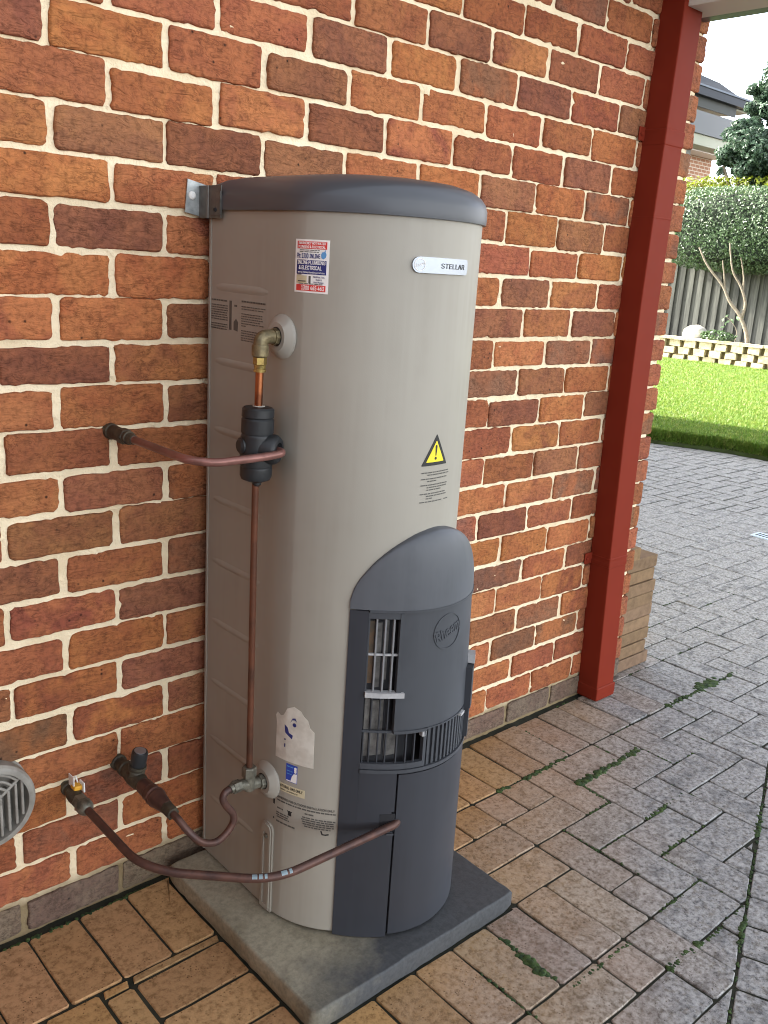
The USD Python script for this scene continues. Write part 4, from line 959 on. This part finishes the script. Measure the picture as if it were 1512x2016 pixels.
# black valve
tv = thing('tempering_valve', 'black rubber jacketed tempering valve between the two copper risers', 'valve')
obj('valve_jacket', lathe((PX - .001, PY, 1.197), (PX - .003, PY, 1.052), [(0, .018), (.01, .027), (.035, .0305), (.13, .0310), (.15, .0290), (.17, .0312), (.34, .0312), (.365, .0295), (.40, .0318), (.62, .0322), (.78, .0315), (.80, .0300), (.82, .0312), (.92, .0310), (.97, .028), (1, .018)], 36), M_black, tv, smooth=35)
pc = np.array([.046, -.330, 1.117])
pd_ = np.array([.52, -.85, 0]); pd_ /= np.linalg.norm(pd_)
obj('valve_port', lathe(np.array([PX, PY, 1.117]) + pd_ * .004, np.array([PX, PY, 1.117]) + pd_ * .045, [(0, .030), (.5, .030), (.82, .0285), (.97, .024), (1, .0205), (1, .0150), (.75, .0145)], 30), M_black, tv, smooth=35)
obj('valve_cap', lathe((PX - .020, PY + .006, 1.122), (PX - .0385, PY + .008, 1.122), [(0, .017), (.8, .016), (1, .011)], 20), M_black, tv, smooth=35)
obj('bleed_knob', lathe((PX - .002, PY - .003, 1.054), (PX - .002, PY - .003, 1.042), [(0, .009), (.7, .009), (1, .005)], 12), M_black, tv, smooth=35)
obj('collar', lathe((PX, PY, 1.1985), (PX, PY, 1.1945), [(0, .0115), (1, .0125)], 20), M_flange, tv, smooth=30)
# lower riser
lrz = thing('inlet_riser', 'long dark red copper pipe rising from the lower tee to the black valve', 'pipe')
obj('pipe', tube(catmull([(PX - .0030, PY, 1.056), (PX - .0028, PY, .90), (PX - .0012, PY, .65), (PX, PY, .425)], 8), .0068, 16), M_lag, lrz, smooth=True)
# tee fitting of the lower flange belongs to the cold feed
cp = thing('cold_water_pipe', 'purple brown copper pipe with black capped valve curving to the lower flange', 'pipe')
obj('tee', cat([tube([(FLX - .002, PY, .380), (PX - .004, PY, .384)], .0125, 18), lathe((FLX - .004, PY, .380), (FLX - .024, PY, .381), [(0, .0165), (1, .016)], 8), lathe((PX, PY, .372), (PX, PY, .418), [(0, .010), (.15, .0135), (.5, .0135), (1, .012)], 18)]), M_pewter, cp, smooth=30)
obj('nut', hexnut((PX, PY, .404), (PX, PY, .428), .0158), M_pewter, cp, smooth=30)
obj('nut', cat([hexnut((.010, PY - .001, .3925), (-.010, PY - .003, .3940), .0135), lathe((.030, PY, .388), (.008, PY - .001, .3925), [(0, .0125), (1, .0115)], 16), lathe((-.010, PY - .003, .394), (-.017, PY - .004, .3935), [(0, .0105), (1, .0095)], 16)]), M_pewter, cp, smooth=30)
sw_ = catmull([(-.119, -.248, .348), (-.117, -.272, .343), (-.108, -.293, .325), (-.087, -.308, .299), (-.055, -.312, .2865), (-.028, -.311, .295), (-.011, -.310, .314), (-.0105, -.309, .335), (-.026, -.308, .359), (-.0345, -.307, .379), (-.028, -.306, .3915), (-.014, -.304, .3938)], 8)
obj('pipe', tube(sw_, .0078, 16), M_copperold, cp, smooth=True)
obj('wall_fitting', cat([lathe((-.119, .004, .348), (-.119, -.034, .348), [(0, .019), (.35, .0185), (.4, .015), (1, .0145)], 18), lathe((-.119, -.030, .348), (-.119, -.044, .348), [(0, .0175), (.2, .0185), (.8, .0185), (1, .016)], 18)]), M_brassdk, cp, smooth=30)
vb = obj('valve_body', cat([lathe((-.119, -.040, .348), (-.119, -.120, .348), [(0, .0155), (.2, .0175), (.5, .0205), (.75, .0195), (1, .016)], 20), lathe((-.119, -.086, .352), (-.1155, -.091, .383), [(0, .0185), (.5, .0185), (.6, .0165), (.8, .0200), (1, .0195)], 20)]), M_brassdk, cp, smooth=30)
obj('cap', lathe((-.1155, -.091, .383), (-.1120, -.0955, .417), [(0, .0165), (.05, .0175), (.85, .0178), (1, .0160)], 28), M_black, vb, smooth=30)
obj('cap_disc', lathe((-.1120, -.0955, .4165), (-.1118, -.0958, .4182), [(0, .0130), (1, .0125)], 24), M_silver, vb, smooth=30)
obj('strainer', cat([lathe((-.119, -.118, .348), (-.119, -.225, .348), [(0, .0155), (.08, .0180), (.30, .0185), (.34, .0200), (.40, .0185), (.50, .0215), (.54, .0190), (.60, .0215), (.66, .0195), (.84, .0165), (1, .0140)], 22)]), M_copperold, cp, smooth=30)
obj('nut', hexnut((-.119, -.222, .348), (-.119, -.252, .347), .0150), M_brassdk, cp, smooth=30)
# hot pipe to the house
hp = thing('hot_water_pipe', 'pinkish copper pipe running from the wall into the black valve', 'pipe')
hpath = fillet([(-.125, -.075, 1.109), (-.125, -.312, 1.110), (-.088, -.344, 1.107), (.024, -.356, 1.112), (.056, -.357, 1.116), (.050, -.330, 1.117)], .034, 10)
obj('pipe', tube(hpath, .0079, 16), M_copperpink, hp, smooth=True)
obj('wall_fitting', cat([lathe((-.125, .004, 1.109), (-.125, -.058, 1.109), [(0, .017), (.3, .0165), (.34, .0145), (1, .0140)], 18), hexnut((-.125, -.052, 1.109), (-.125, -.078, 1.109), .0165), lathe((-.125, -.078, 1.109), (-.125, -.108, 1.109), [(0, .0128), (.2, .0138), (.35, .0138), (.4, .0118), (1, .0095)], 18)]), M_brassdk, hp, smooth=30)
# gas pipe
gp = thing('gas_pipe', 'brown gas pipe bent from the wall across to the heater cover', 'pipe')
gpath = fillet([(-.240, -.095, .328), (-.237, -.318, .325), (-.198, -.378, .318), (-.046, -.512, .312), (.246, -.545, .338), (.262, -.520, .340)], .060, 10)
obj('pipe', tube(gpath, .0086, 16), M_copperold, gp, smooth=True)
obj('wall_fitting', cat([lathe((-.240, .004, .328), (-.240, -.030, .328), [(0, .0150), (.5, .0150), (.55, .0120), (1, .0120)], 16), lathe((-.240, -.026, .328), (-.240, -.070, .328), [(0, .0120), (.15, .0150), (.5, .0165), (.85, .0150), (1, .0120)], 16)]), M_brassdk, gp, smooth=30)
obj('nut', cat([hexnut((-.240, -.066, .328), (-.240, -.088, .328), .0180), lathe((-.240, -.088, .328), (-.240, -.112, .327), [(0, .0180), (.5, .0175), (.9, .0125), (1, .0095)], 18)]), M_pewter, gp, smooth=30)
obj('valve_lever', cat([rbox(-.243, -.222, -.052, -.030, .341, .352, .003), ]), M_yel, gp, smooth=30)
obj('lever_tag', cat([rbox(-.2420, -.2395, -.046, -.020, .345, .372, .001), rbox(-.226, -.2225, -.060, -.038, .338, .360, .001), tube([(-.236, -.034, .345), (-.238, -.030, .364), (-.231, -.032, .366), (-.228, -.036, .350)], .0016, 6)]), M_white, gp, smooth=30)
tp_ = []
gl_ = np.cumsum(np.r_[0, np.linalg.norm(np.diff(gpath, axis=0), axis=1)])
def gat(s): return np.array([np.interp(s, gl_, gpath[:, i]) for i in range(3)])
for s0, s1 in ((.452, .462), (.465, .472), (.476, .481), (.508, .520), (.524, .530)):
    P = np.array([gat(s) for s in np.linspace(s0, s1, 4)])
    d = P[-1] - P[0]; d /= np.linalg.norm(d); c = P.mean(0); n_ = np.array([0, 0, 1.0]) - d * d[2]; n_ /= np.linalg.norm(n_); v_ = CAM - c; v_ = v_ - d * (v_ @ d); v_ /= np.linalg.norm(v_)
    w_ = n_ * .8 + np.cross(d, n_) * (.5 if (np.cross(d, n_) @ v_) > 0 else -.5); w_ /= np.linalg.norm(w_); q_ = np.cross(d, w_)
    rows_ = [[p + .0089 * (math.cos(a) * w_ + math.sin(a) * q_) for a in np.linspace(-.55, .55, 6)] for p in P]
    tp_.append(grid_mesh(np.array(rows_))); tp_.append(grid_mesh(np.array(rows_)[:, ::-1] * 1.0 + 0))
obj('paint_flake', cat(tp_), M_tape, gp)

# ================================================================== GARDEN BEYOND
gr = np.random.default_rng(77)
# lawn: raised turf with a soft cut edge
le = catmull(np.c_[lawn_edge, np.zeros(len(lawn_edge))], 8)[:, :2]
tang = np.gradient(le, axis=0); tang /= np.linalg.norm(tang, axis=1)[:, None]; nrm = np.c_[-tang[:, 1], tang[:, 0]]
if nrm[len(nrm) // 2][0] < 0: nrm = -nrm
prof_ = [(0.02, -.03), (.0, .03), (.015, .075), (.05, .095), (.12, .10)]
rows_ = np.stack([np.c_[le + nrm * o, np.full(len(le), z)] for o, z in prof_] + [np.c_[np.full(len(le), 16.5), np.linspace(12, -6, len(le)), np.full(len(le), .10)]], 1)
obj('lawn', grid_mesh(rows_[:, ::-1]), plain('turf_soil', (.055, .085, .018), .95, dark=(.03, .04, .012), vscale=8), kind='structure', smooth=False)
M_grass = usdkit.material(stage, L + 'grass_blade', {'oi': ('object_info', {}), 'r': ('rgb_ramp', {'ramp': [(0, (.095, .185, .024)), (.6, (.150, .245, .036)), (1, (.25, .29, .070))]}), 'd': ('principled_bsdf', {'roughness': .5, 'specular_ior_level': .3}), 't': ('translucent_bsdf', {}), 'm': ('mix_closure', {'fac': .38})},
    [('oi.random', 'r.fac'), ('r.color', 'd.base_color'), ('r.color', 't.color'), ('d.BSDF', 'm.closure1'), ('t.BSDF', 'm.closure2')], surface='m.closure')
tv_, tf_ = [], []
for k in range(12):
    a = gr.uniform(0, 6.28); b_ = gr.uniform(0, 6.28); rr_ = gr.uniform(0, .028)
    base_ = np.array([rr_ * math.cos(b_), rr_ * math.sin(b_), 0]); w_ = .0045; h_ = gr.uniform(.030, .055); ln = gr.uniform(.008, .028)
    s_ = np.array([math.cos(a), math.sin(a), 0]); f_ = np.array([-math.sin(a), math.cos(a), 0])
    i0 = len(tv_); tv_ += [base_ - s_ * w_, base_ + s_ * w_, base_ + f_ * ln * .4 + [0, 0, h_ * .6] + s_ * w_ * .7, base_ + f_ * ln * .4 + [0, 0, h_ * .6] - s_ * w_ * .7, base_ + f_ * ln + [0, 0, h_]]
    tf_ += [[i0, i0 + 1, i0 + 2], [i0, i0 + 2, i0 + 3], [i0 + 3, i0 + 2, i0 + 4]]
grass = UsdGeom.PointInstancer.Define(stage, '/World/grass')
setd(grass.GetPrim(), kind='stuff', label='bright green sunlit lawn grass beyond the paving', category='grass')
obj('tuft', trimesh.Trimesh(tv_, tf_, process=False), M_grass, '/World/grass')
pos = []
while len(pos) < 52000:
    q = gr.uniform([6.3, .6], [14.9, 8.6], (4000, 2))
    px, z = project(np.c_[q, np.full(len(q), .12)])
    ok = (px[:, 0] > 1255) & (px[:, 0] < 1540) & (px[:, 1] > 640) & (px[:, 1] < 930)
    w_ = gr.random(len(q)) < np.clip(1.35 - (q[:, 0] - 6) / 12, .35, 1)
    for v in q[ok & w_]:
        if lawn_poly.buffer(-.012).contains(Point(v)): pos.append((v[0], v[1], .097))
lp_ = lawn_poly.buffer(-.012)
q = np.vstack([gr.uniform([6.3, 4.5], [14.1, 11.5], (26000, 2)), gr.uniform([6.0, -4.5], [14.5, 3.0], (22000, 2))])
px, z = project(np.c_[q, np.full(len(q), .12)])
q = q[(px[:, 0] <= 1255) | (px[:, 0] >= 1540)]
for v in q[shapely.contains_xy(lp_, q[:, 0], q[:, 1])]: pos.append((v[0], v[1], .097))
for _ in range(9000):                                    # shaggy edge
    i = gr.integers(0, len(le)); v = le[i] + nrm[i] * gr.uniform(.0, .06) + tang[i] * gr.uniform(-.08, .08); pos.append((v[0], v[1], gr.uniform(.03, .092)))
pos = np.array(pos)
qz = gr.uniform(0, 2 * math.pi, len(pos)); tilt_ = gr.normal(0, .12, len(pos))
grass.CreatePrototypesRel().SetTargets(['/World/grass/tuft'])
grass.CreateProtoIndicesAttr(Vt.IntArray.FromNumpy(np.zeros(len(pos), np.int32)))
grass.CreatePositionsAttr(Vt.Vec3fArray.FromNumpy(pos.astype(np.float32)))
grass.CreateOrientationsAttr(Vt.QuathArray([Gf.Quath(math.cos(a / 2), 0, 0, math.sin(a / 2)) for a in qz]))
grass.CreateScalesAttr(Vt.Vec3fArray.FromNumpy((gr.uniform(.7, 1.35, len(pos))[:, None] * np.ones(3)).astype(np.float32)))

# retaining wall of pale split-face blocks
GA, GD = np.array([14.13, 8.35]), np.array([.0998, -.995]); GN = np.array([.995, .0998])
def gpt(s, n, z): q = GA + GD * s + GN * n; return np.array([q[0], q[1], z])
def gbox(s0, s1, n0, n1, z0, z1, jit=0):
    c = [gpt(s, n, z) for z in (z0, z1) for s, n in ((s0, n0), (s1, n0), (s1, n1), (s0, n1))]
    v = np.array(c) + (gr.normal(0, jit, (8, 3)) if jit else 0)
    f = [[0, 1, 5], [0, 5, 4], [1, 2, 6], [1, 6, 5], [2, 3, 7], [2, 7, 6], [3, 0, 4], [3, 4, 7], [4, 5, 6], [4, 6, 7], [0, 2, 1], [0, 3, 2]]
    f = [[a, c_, b_] for a, b_, c_ in f] if np.cross(GD, GN) < 0 else f
    return trimesh.Trimesh(v, f, process=False)
rw = thing('retaining_wall', 'low pale yellow block retaining wall between the lawn and the paling fence', 'wall')
M_block = plain('split_sandstone', (.52, .45, .28), .9, bump=.8, bscale=60, dark=(.40, .33, .19), vscale=22)
M_blockd = plain('recessed_block', (.26, .21, .11), .95, dark=(.18, .14, .08), vscale=12)
for row in range(3):
    z0 = .10 + row * .130
    s = -2.9 + row * .098
    while s < 5.2:
        w_ = .205 + gr.normal(0, .004)
        if row < 3: obj('block', gbox(s, s + w_, .0 + gr.uniform(-.012, .012), .16, z0 + .004, z0 + .124, .005), M_block, rw)
        s = s + .290 + gr.normal(0, .001)
obj('recess', gbox(-3, 5.5, .075, .2, .05, .489), M_blockd, rw)
s = -2.9
while s < 5.2:
    obj('capping', gbox(s, s + .40, -.018, .22, .488, .532, .003), M_block, rw); s += .405
# bed behind it
obj('garden_bed', gbox(-5.5, 7, .2, 1.5, .0, .47), plain('dark_soil', (.045, .032, .022), .95, dark=(.025, .018, .012), vscale=10), kind='structure')
# paling fence
fe = thing('paling_fence', 'weathered grey timber paling fence behind the clipped tree', 'fence')
M_pal = [usdkit.material(stage, L + 'weathered_paling_%d' % i, {'geo': ('geometry', {}), 'mp': ('mapping', {'scale': (26, 26, 1.6)}), 'n': ('noise_texture', {'scale': 1, 'detail': 5, 'roughness': .6}), 'r': ('rgb_ramp', {'ramp': [(.33, tuple(np.array((.034, .036, .031)) * s)), (.62, tuple(np.array((.085, .088, .076)) * s))]}), 'p': ('principled_bsdf', {'roughness': .9})},
    [('geo.position', 'mp.vector'), ('mp.vector', 'n.vector'), ('n.fac', 'r.fac'), ('r.color', 'p.base_color')], surface='p.BSDF') for i, s in enumerate((.8, 1.0, 1.2))]  # grey weathered timber, darkened further to hold the shade of the tree
s = -5.2; k = 0
while s < 6.2:
    w_ = .098 + gr.normal(0, .006); n0 = 1.25 + (0 if k % 2 else .017) + gr.uniform(-.003, .003)
    obj('paling', gbox(s, s + w_, n0, n0 + .015, .42, 2.30 + gr.normal(0, .015), .001), M_pal[gr.integers(3)], fe); s += w_ - gr.uniform(.004, .014); k += 1
for z in (.75, 1.95): obj('rail', gbox(-5.3, 6.3, 1.285, 1.34, z, z + .09), M_pal[0], fe)

# leaves
def leaf_cloud(points, normals, size, rng, droop=.25):
    """One folded leaf of four triangles at each point."""
    n = len(points)
    nr = normals + rng.normal(0, .45, (n, 3)); nr /= np.linalg.norm(nr, axis=1)[:, None]
    a = rng.normal(0, 1, (n, 3)); a -= nr * (a * nr).sum(1)[:, None]; a /= np.linalg.norm(a, axis=1)[:, None]; b = np.cross(nr, a)
    s = size * rng.uniform(.7, 1.35, n)[:, None]
    p0 = points - a * s; p1 = points + a * s * 1.0 - nr * s * droop; l = points + b * s * .46 + nr * s * .10; r = points - b * s * .46 + nr * s * .10
    V = np.stack([p0, r, p1, l, points], 1).reshape(-1, 3)
    o = np.arange(n)[:, None] * 5
    F = np.vstack([o + [0, 1, 4], o + [1, 2, 4], o + [2, 3, 4], o + [3, 0, 4]])
    return trimesh.Trimesh(V, F, process=False)
def leaf_mat(name, c0, c1, rough=.35, trans=.3, spec=.6):
    return usdkit.material(stage, L + name, {'g': ('geometry', {}), 'n': ('noise_texture', {'scale': 3.0, 'detail': 3}), 'mx': ('math', {'math_type': 'multiply_add', 'value2': .5}), 'ml': ('math', {'math_type': 'multiply', 'value2': .5}),
        'r': ('rgb_ramp', {'ramp': [(.25, c0), (.75, c1)]}), 'd': ('principled_bsdf', {'roughness': rough, 'specular_ior_level': spec}), 't': ('translucent_bsdf', {}), 'm': ('mix_closure', {'fac': trans})},
        [('g.position', 'n.vector'), ('g.random_per_island', 'mx.value1'), ('n.fac', 'ml.value1'), ('ml.value', 'mx.value3'), ('mx.value', 'r.fac'), ('r.color', 'd.base_color'), ('r.color', 't.color'), ('d.BSDF', 'm.closure1'), ('t.BSDF', 'm.closure2')], surface='m.closure')
M_leafh = leaf_mat('clipped_leaf', (.065, .112, .048), (.120, .180, .085), .33, .25, .6)
M_leafy = leaf_mat('yellow_leaf', (.16, .20, .014), (.34, .34, .02), .4, .4)
M_leaft = leaf_mat('dark_leaf', (.048, .088, .052), (.105, .155, .095), .36, .25, .5)
M_bark = plain('grey_bark', (.27, .225, .17), .85, dark=(.16, .13, .09), vscale=30, bump=.5, bscale=80)
def blob_points(c, h, n, rng, seed, lump=.25, boxy=2.0, axes=None):
    """Points spread through the outer shell of a lumpy rounded volume."""
    d = rng.normal(0, 1, (n, 3)); d /= np.linalg.norm(d, axis=1)[:, None]
    rad = (np.abs(d) ** boxy).sum(1) ** (-1 / boxy)
    r = rad * (1 + lump * (meshkit.fbm(d * 3.2 + seed, 3, seed) - .5) * 2) * (1 - np.abs(rng.normal(0, .10, n)))
    p = d * r[:, None] * h
    A3 = np.eye(3) if axes is None else axes
    return np.asarray(c) + p @ A3, (d / h / np.linalg.norm(d / h, axis=1)[:, None]) @ A3
CL1 = [(17.28, 7.68, 4.16, 0.62), (17.04, 8.12, 4.04, 0.38), (17.11, 8.00, 4.42, 0.40), (16.96, 8.27, 3.80, 0.24), (17.24, 7.75, 3.78, 0.50), (17.44, 7.35, 3.89, 0.60)]
CL2 = [(17.94, 7.92, 4.85, 0.55), (17.86, 8.08, 5.29, 0.36), (18.00, 7.79, 5.44, 0.60), (17.79, 8.21, 5.02, 0.26), (18.15, 7.50, 4.64, 0.60), (17.91, 7.97, 5.68, 0.28)]
AX = np.array([[GD[0], GD[1], 0], [GN[0], GN[1], 0], [0, 0, 1.0]])
# clipped tree in the bed
tr = thing('clipped_tree', 'small clipped tree with bare pale trunk and dense round glossy crown', 'tree')
tb = gpt(2.50, .60, .45)
def br_(pts, r0, r1): P = catmull(pts, 6); return tube(P, np.linspace(r0, r1, len(P)), 8)
T0 = np.array([14.46, 5.98, .46]); e_ = lambda x, y, z: np.array([x, y, z])
obj('trunk', cat([br_([e_(14.66, 5.99, .42), e_(14.63, 6.06, .72), e_(14.57, 6.20, 1.00), e_(14.49, 6.38, 1.22), e_(14.42, 6.52, 1.48), e_(14.28, 6.78, 1.80), e_(14.2, 6.95, 2.1)], .040, .014),
                  br_([e_(14.585, 6.16, .96), e_(14.60, 6.14, 1.20), e_(14.54, 6.24, 1.48), e_(14.46, 6.40, 1.75), e_(14.4, 6.5, 2.2)], .030, .012), br_([e_(14.56, 6.20, 1.42), e_(14.58, 6.24, 1.65), e_(14.53, 6.33, 2.0)], .018, .010),
                  br_([e_(14.44, 6.48, 1.42), e_(14.40, 6.50, 1.62), e_(14.36, 6.56, 1.9)], .018, .010)]), M_bark, tr, smooth=True)
p1, n1 = blob_points(gpt(2.15, .78, 2.47), np.array([2.05, .66, .74]), 30000, gr, 3, .10, 3.2, AX)
obj('crown', leaf_cloud(p1, n1, .026, gr), M_leafh, tr)
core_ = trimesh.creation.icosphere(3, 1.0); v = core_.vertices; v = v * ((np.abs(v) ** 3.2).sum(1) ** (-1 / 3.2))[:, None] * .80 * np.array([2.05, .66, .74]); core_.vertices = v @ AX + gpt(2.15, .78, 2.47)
obj('inner_twigs', core_, plain('crown_shade', (.012, .022, .010), .95), tr)  # solid dark core: shade inside the crown put in as colour
# yellow topped hedge further back
yh = thing('golden_hedge', 'low hedge with bright yellow green tips behind the clipped tree', 'hedge')
p2, n2 = [], []
HCN = np.array([17.1, 7.9, 2.62])
p2, n2 = blob_points(HCN, np.array([2.4, .55, .95]), 9000, gr, 8, .12, 4.0, AX)
obj('crown', leaf_cloud(p2, n2, .05, gr), M_leafy, yh)
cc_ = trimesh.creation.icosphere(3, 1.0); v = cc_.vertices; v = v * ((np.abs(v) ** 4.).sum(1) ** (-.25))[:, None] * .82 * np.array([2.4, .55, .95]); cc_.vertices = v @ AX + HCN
obj('inner_twigs', cc_, plain('hedge_shade', (.05, .06, .012), .95), yh)  # solid darker core standing in for shade between the hedge leaves
# big dark shrub trees on the right
def bush(name, label, clumps, n, size, mat, seed, cat_='tree'):
    t = thing(name, label, cat_)
    c = np.array([q[:3] for q in clumps]); low = c[c[:, 2].argmin()]
    obj('trunk', cat([br_([(low[0], low[1], 0), (low[0] + .05, low[1], low[2] * .6), tuple(q)], .09, .03) for q in c]), M_bark, t, smooth=True)
    tot = sum(q[3] ** 2 for q in clumps); pts, nrs = [], []
    for k, (x, y, z, r) in enumerate(clumps):
        m = max(3, int(5 + 12 * r))
        for i in range(m):
            d = gr.normal(0, 1, 3); d /= np.linalg.norm(d); rr = r * gr.uniform(.22, .50)
            a, b_ = blob_points(np.array([x, y, z]) + d * r * gr.uniform(.35, .80), np.array([rr, rr, rr * .85]), int(n * r * r / tot / m), gr, seed + k * 31 + i, .55)
            pts.append(a); nrs.append(b_)
    obj('crown', leaf_cloud(np.vstack(pts), np.vstack(nrs), size, gr), mat, t)
bush('garden_tree', 'dark green leafy tree right of the house gutter', CL1, 17000, .045, M_leaft, 40)
bush('garden_tree', 'tall blue green tree against the sky at the right edge', CL2, 16000, .048, M_leaft, 60)
bush('garden_shrub', 'rounded dark shrub above the golden hedge', [(17.75, 7.55, 3.72, .38), (18.1, 7.0, 3.75, .42), (17.45, 8.05, 3.66, .26)], 9000, .042, M_leaft, 80, cat_='shrub')
# rock and small plants in the bed
rk = trimesh.creation.icosphere(3, 1.0); v = rk.vertices; rk.vertices = v * (1 + .35 * (meshkit.fbm(v * 1.6 + 4, 3, 5) - .5))[:, None] * [.20, .22, .15] + gpt(1.35, .42, .60)
setd(obj('garden_rock', rk, plain('pale_rock', (.62, .60, .55), .85, dark=(.40, .37, .32), vscale=8), smooth=True), label='pale round rock on top of the retaining wall', category='rock')
sp_ = thing('seedling', 'spindly young plant with few round leaves before the fence', 'plant')
sb_ = gpt(2.05, .55, .46)
obj('stem', br_([sb_, sb_ + [0, .0, .25], sb_ + [-.08, .10, .42], sb_ + [-.13, .2, .5]], .010, .004), M_bark, sp_, smooth=True)
q = np.array([sb_ + o for o in ([0, 0, .15], [.0, .02, .47], [-.06, .08, .42], [-.1, .14, .40], [-.12, .17, .36], [-.14, .22, .43], [-.15, .2, .30], [-.05, .0, .56], [-.08, .19, .50])])
obj('foliage', leaf_cloud(q, np.tile([-1.0, -.4, .5], (len(q), 1)), .045, gr), leaf_mat('pale_leaf', (.20, .30, .16), (.35, .45, .28), .3, .3), sp_)
cv = thing('trailing_plant', 'low trailing plant spilling over the block wall beside the rock', 'plant')
a, b_ = blob_points(gpt(1.85, .22, .58), np.array([.32, .16, .12]), 420, gr, 90, .3, 2, AX)
obj('foliage', leaf_cloud(a, b_, .035, gr), M_leafh, cv)

# neighbouring houses
nh = thing('gable_house', 'neighbouring house with slate grey roof and gutter beyond the trees', 'house')
M_slate = plain('slate_tile', (.018, .021, .027), .7, var=.3, vscale=3)
M_ngut = plain('dark_gutter', (.014, .020, .032), .45, spec=.3)
M_board = plain('grey_weatherboard', (.30, .31, .32), .7)
M_cream2 = plain('pale_soffit_board', (.50, .52, .42), .7)
XE, YE, ZE = 20.2, 9.62, 5.42            # the visible corner of the eave
rv = [(XE - 12, YE - .0, ZE + .10), (XE - .35, YE - .0, ZE + .10), (XE - .35, YE + 9, ZE + .10), (XE - 12, YE + 9, ZE + .10), (XE - 12, YE + 2.2, ZE + .78), (XE - .80, YE + 2.2, ZE + .62), (XE - .80, YE + 9, ZE + .62)]
rfm = trimesh.Trimesh([(XE - 3.0, YE, ZE + .12), (XE - .16, YE, ZE + .12), (XE - .16, YE + 10, ZE + .12), (XE - 3.0, YE + 10, ZE + .12), (XE - 3.0, YE + .75, ZE + .70), (XE - .20, YE + .75, ZE + .60), (XE - .20, YE + 10, ZE + .60)], [[0, 1, 5], [0, 5, 4], [1, 2, 6], [1, 6, 5], [4, 5, 6], [0, 3, 2], [0, 2, 1]], process=False)
obj('roof', rfm, M_slate, nh)
obj('gutter', cat([bx(XE - 3.0, XE, YE - .14, YE - .01, ZE - .06, ZE + .13), bx(XE - .01, XE + .12, YE - .14, YE + 10, ZE - .06, ZE + .13)]), M_ngut, nh)
obj('gutter_rim', bx(XE - 3.0, XE + .13, YE - .165, YE - .143, ZE + .10, ZE + .135), plain('gutter_edge', (.10, .13, .18), .4), nh)
obj('fascia', cat([bx(XE - 3.0, XE - .62, YE - .005, YE + .02, ZE - .26, ZE + .06)]), plain('dark_fascia', (.055, .062, .06), .6), nh)
obj('soffit', bx(XE - 3.0, XE - .02, YE + .025, YE + 1.0, ZE - .10, ZE - .062), M_cream2, nh)
obj('wall', bx(XE - 3.0, XE - 1.7, YE + .35, YE + 9, 0, ZE - .104), M_board, nh)
obj('lower_soffit', bx(XE - 3.0, XE - .62, YE - .10, YE + .345, ZE - .80, ZE - .36), plain('pale_panel', (.20, .21, .225), .6), nh)
obj('lower_eave', bx(XE - 3.0, XE - .72, YE - .05, YE + .345, ZE - 1.02, ZE - .805), M_cream2, nh)
rh = thing('red_roof_house', 'distant house with red hip roof, white fascia and pale brick', 'house')
XR, YR, ZR = 22.75, 11.15, 4.86
rr_m = trimesh.Trimesh([(XR - 4, YR, ZR), (XR, YR, ZR), (XR, YR + 9, ZR), (XR - 4, YR + 9, ZR), (XR - 4, YR + 4.2, ZR + 2.5)], [[0, 1, 4], [1, 2, 4], [2, 3, 4], [3, 0, 4], [0, 2, 1], [0, 3, 2]], process=False)
obj('roof', rr_m, plain('red_tile', (.20, .035, .035), .6, var=.25, vscale=4), rh)
obj('fascia', cat([bx(XR - 4, XR - .03, YR - .06, YR - .003, ZR - .17, ZR + .01), bx(XR - .06, XR - .003, YR, YR + 9, ZR - .17, ZR + .01)]), M_white, rh)
obj('soffit', bx(XR - 4, XR - .065, YR + .0, YR + .5, ZR - .19, ZR - .172), M_white, rh)
M_pbrick = usdkit.material(stage, L + 'pale_brick', {'geo': ('geometry', {}), 'sx': ('separate_xyz', {}), 'cx': ('combine_xyz', {}), 'b': ('brick_texture', {'scale': 1, 'brick_width': .23, 'row_height': .086, 'mortar_size': .010, 'color1': (.42, .22, .13), 'color2': (.34, .17, .10), 'mortar': (.62, .55, .45)}), 'p': ('principled_bsdf', {'roughness': .9})},
    [('geo.position', 'sx.vector'), ('sx.x', 'cx.x'), ('sx.z', 'cx.y'), ('cx.vector', 'b.vector'), ('b.color', 'p.base_color')], surface='p.BSDF')
obj('wall', bx(XR - 3.9, XR - .35, YR + .505, YR + 8.5, 0, ZR - .19), M_pbrick, rh)
# small drain cover out on the paving
dc = thing('drain_cover', 'small pale drain cover set in the grey paving', 'drain cover')
obj('frame', rbox(4.385, 4.50, .585, .700, -.004, .006, .003), plain('bluish_plastic', (.55, .66, .75), .4), dc, smooth=30)
for k in range(4): obj('slot', bx(4.405, 4.48, .602 + k * .022, .612 + k * .022, .0061, .0066), M_void, dc)
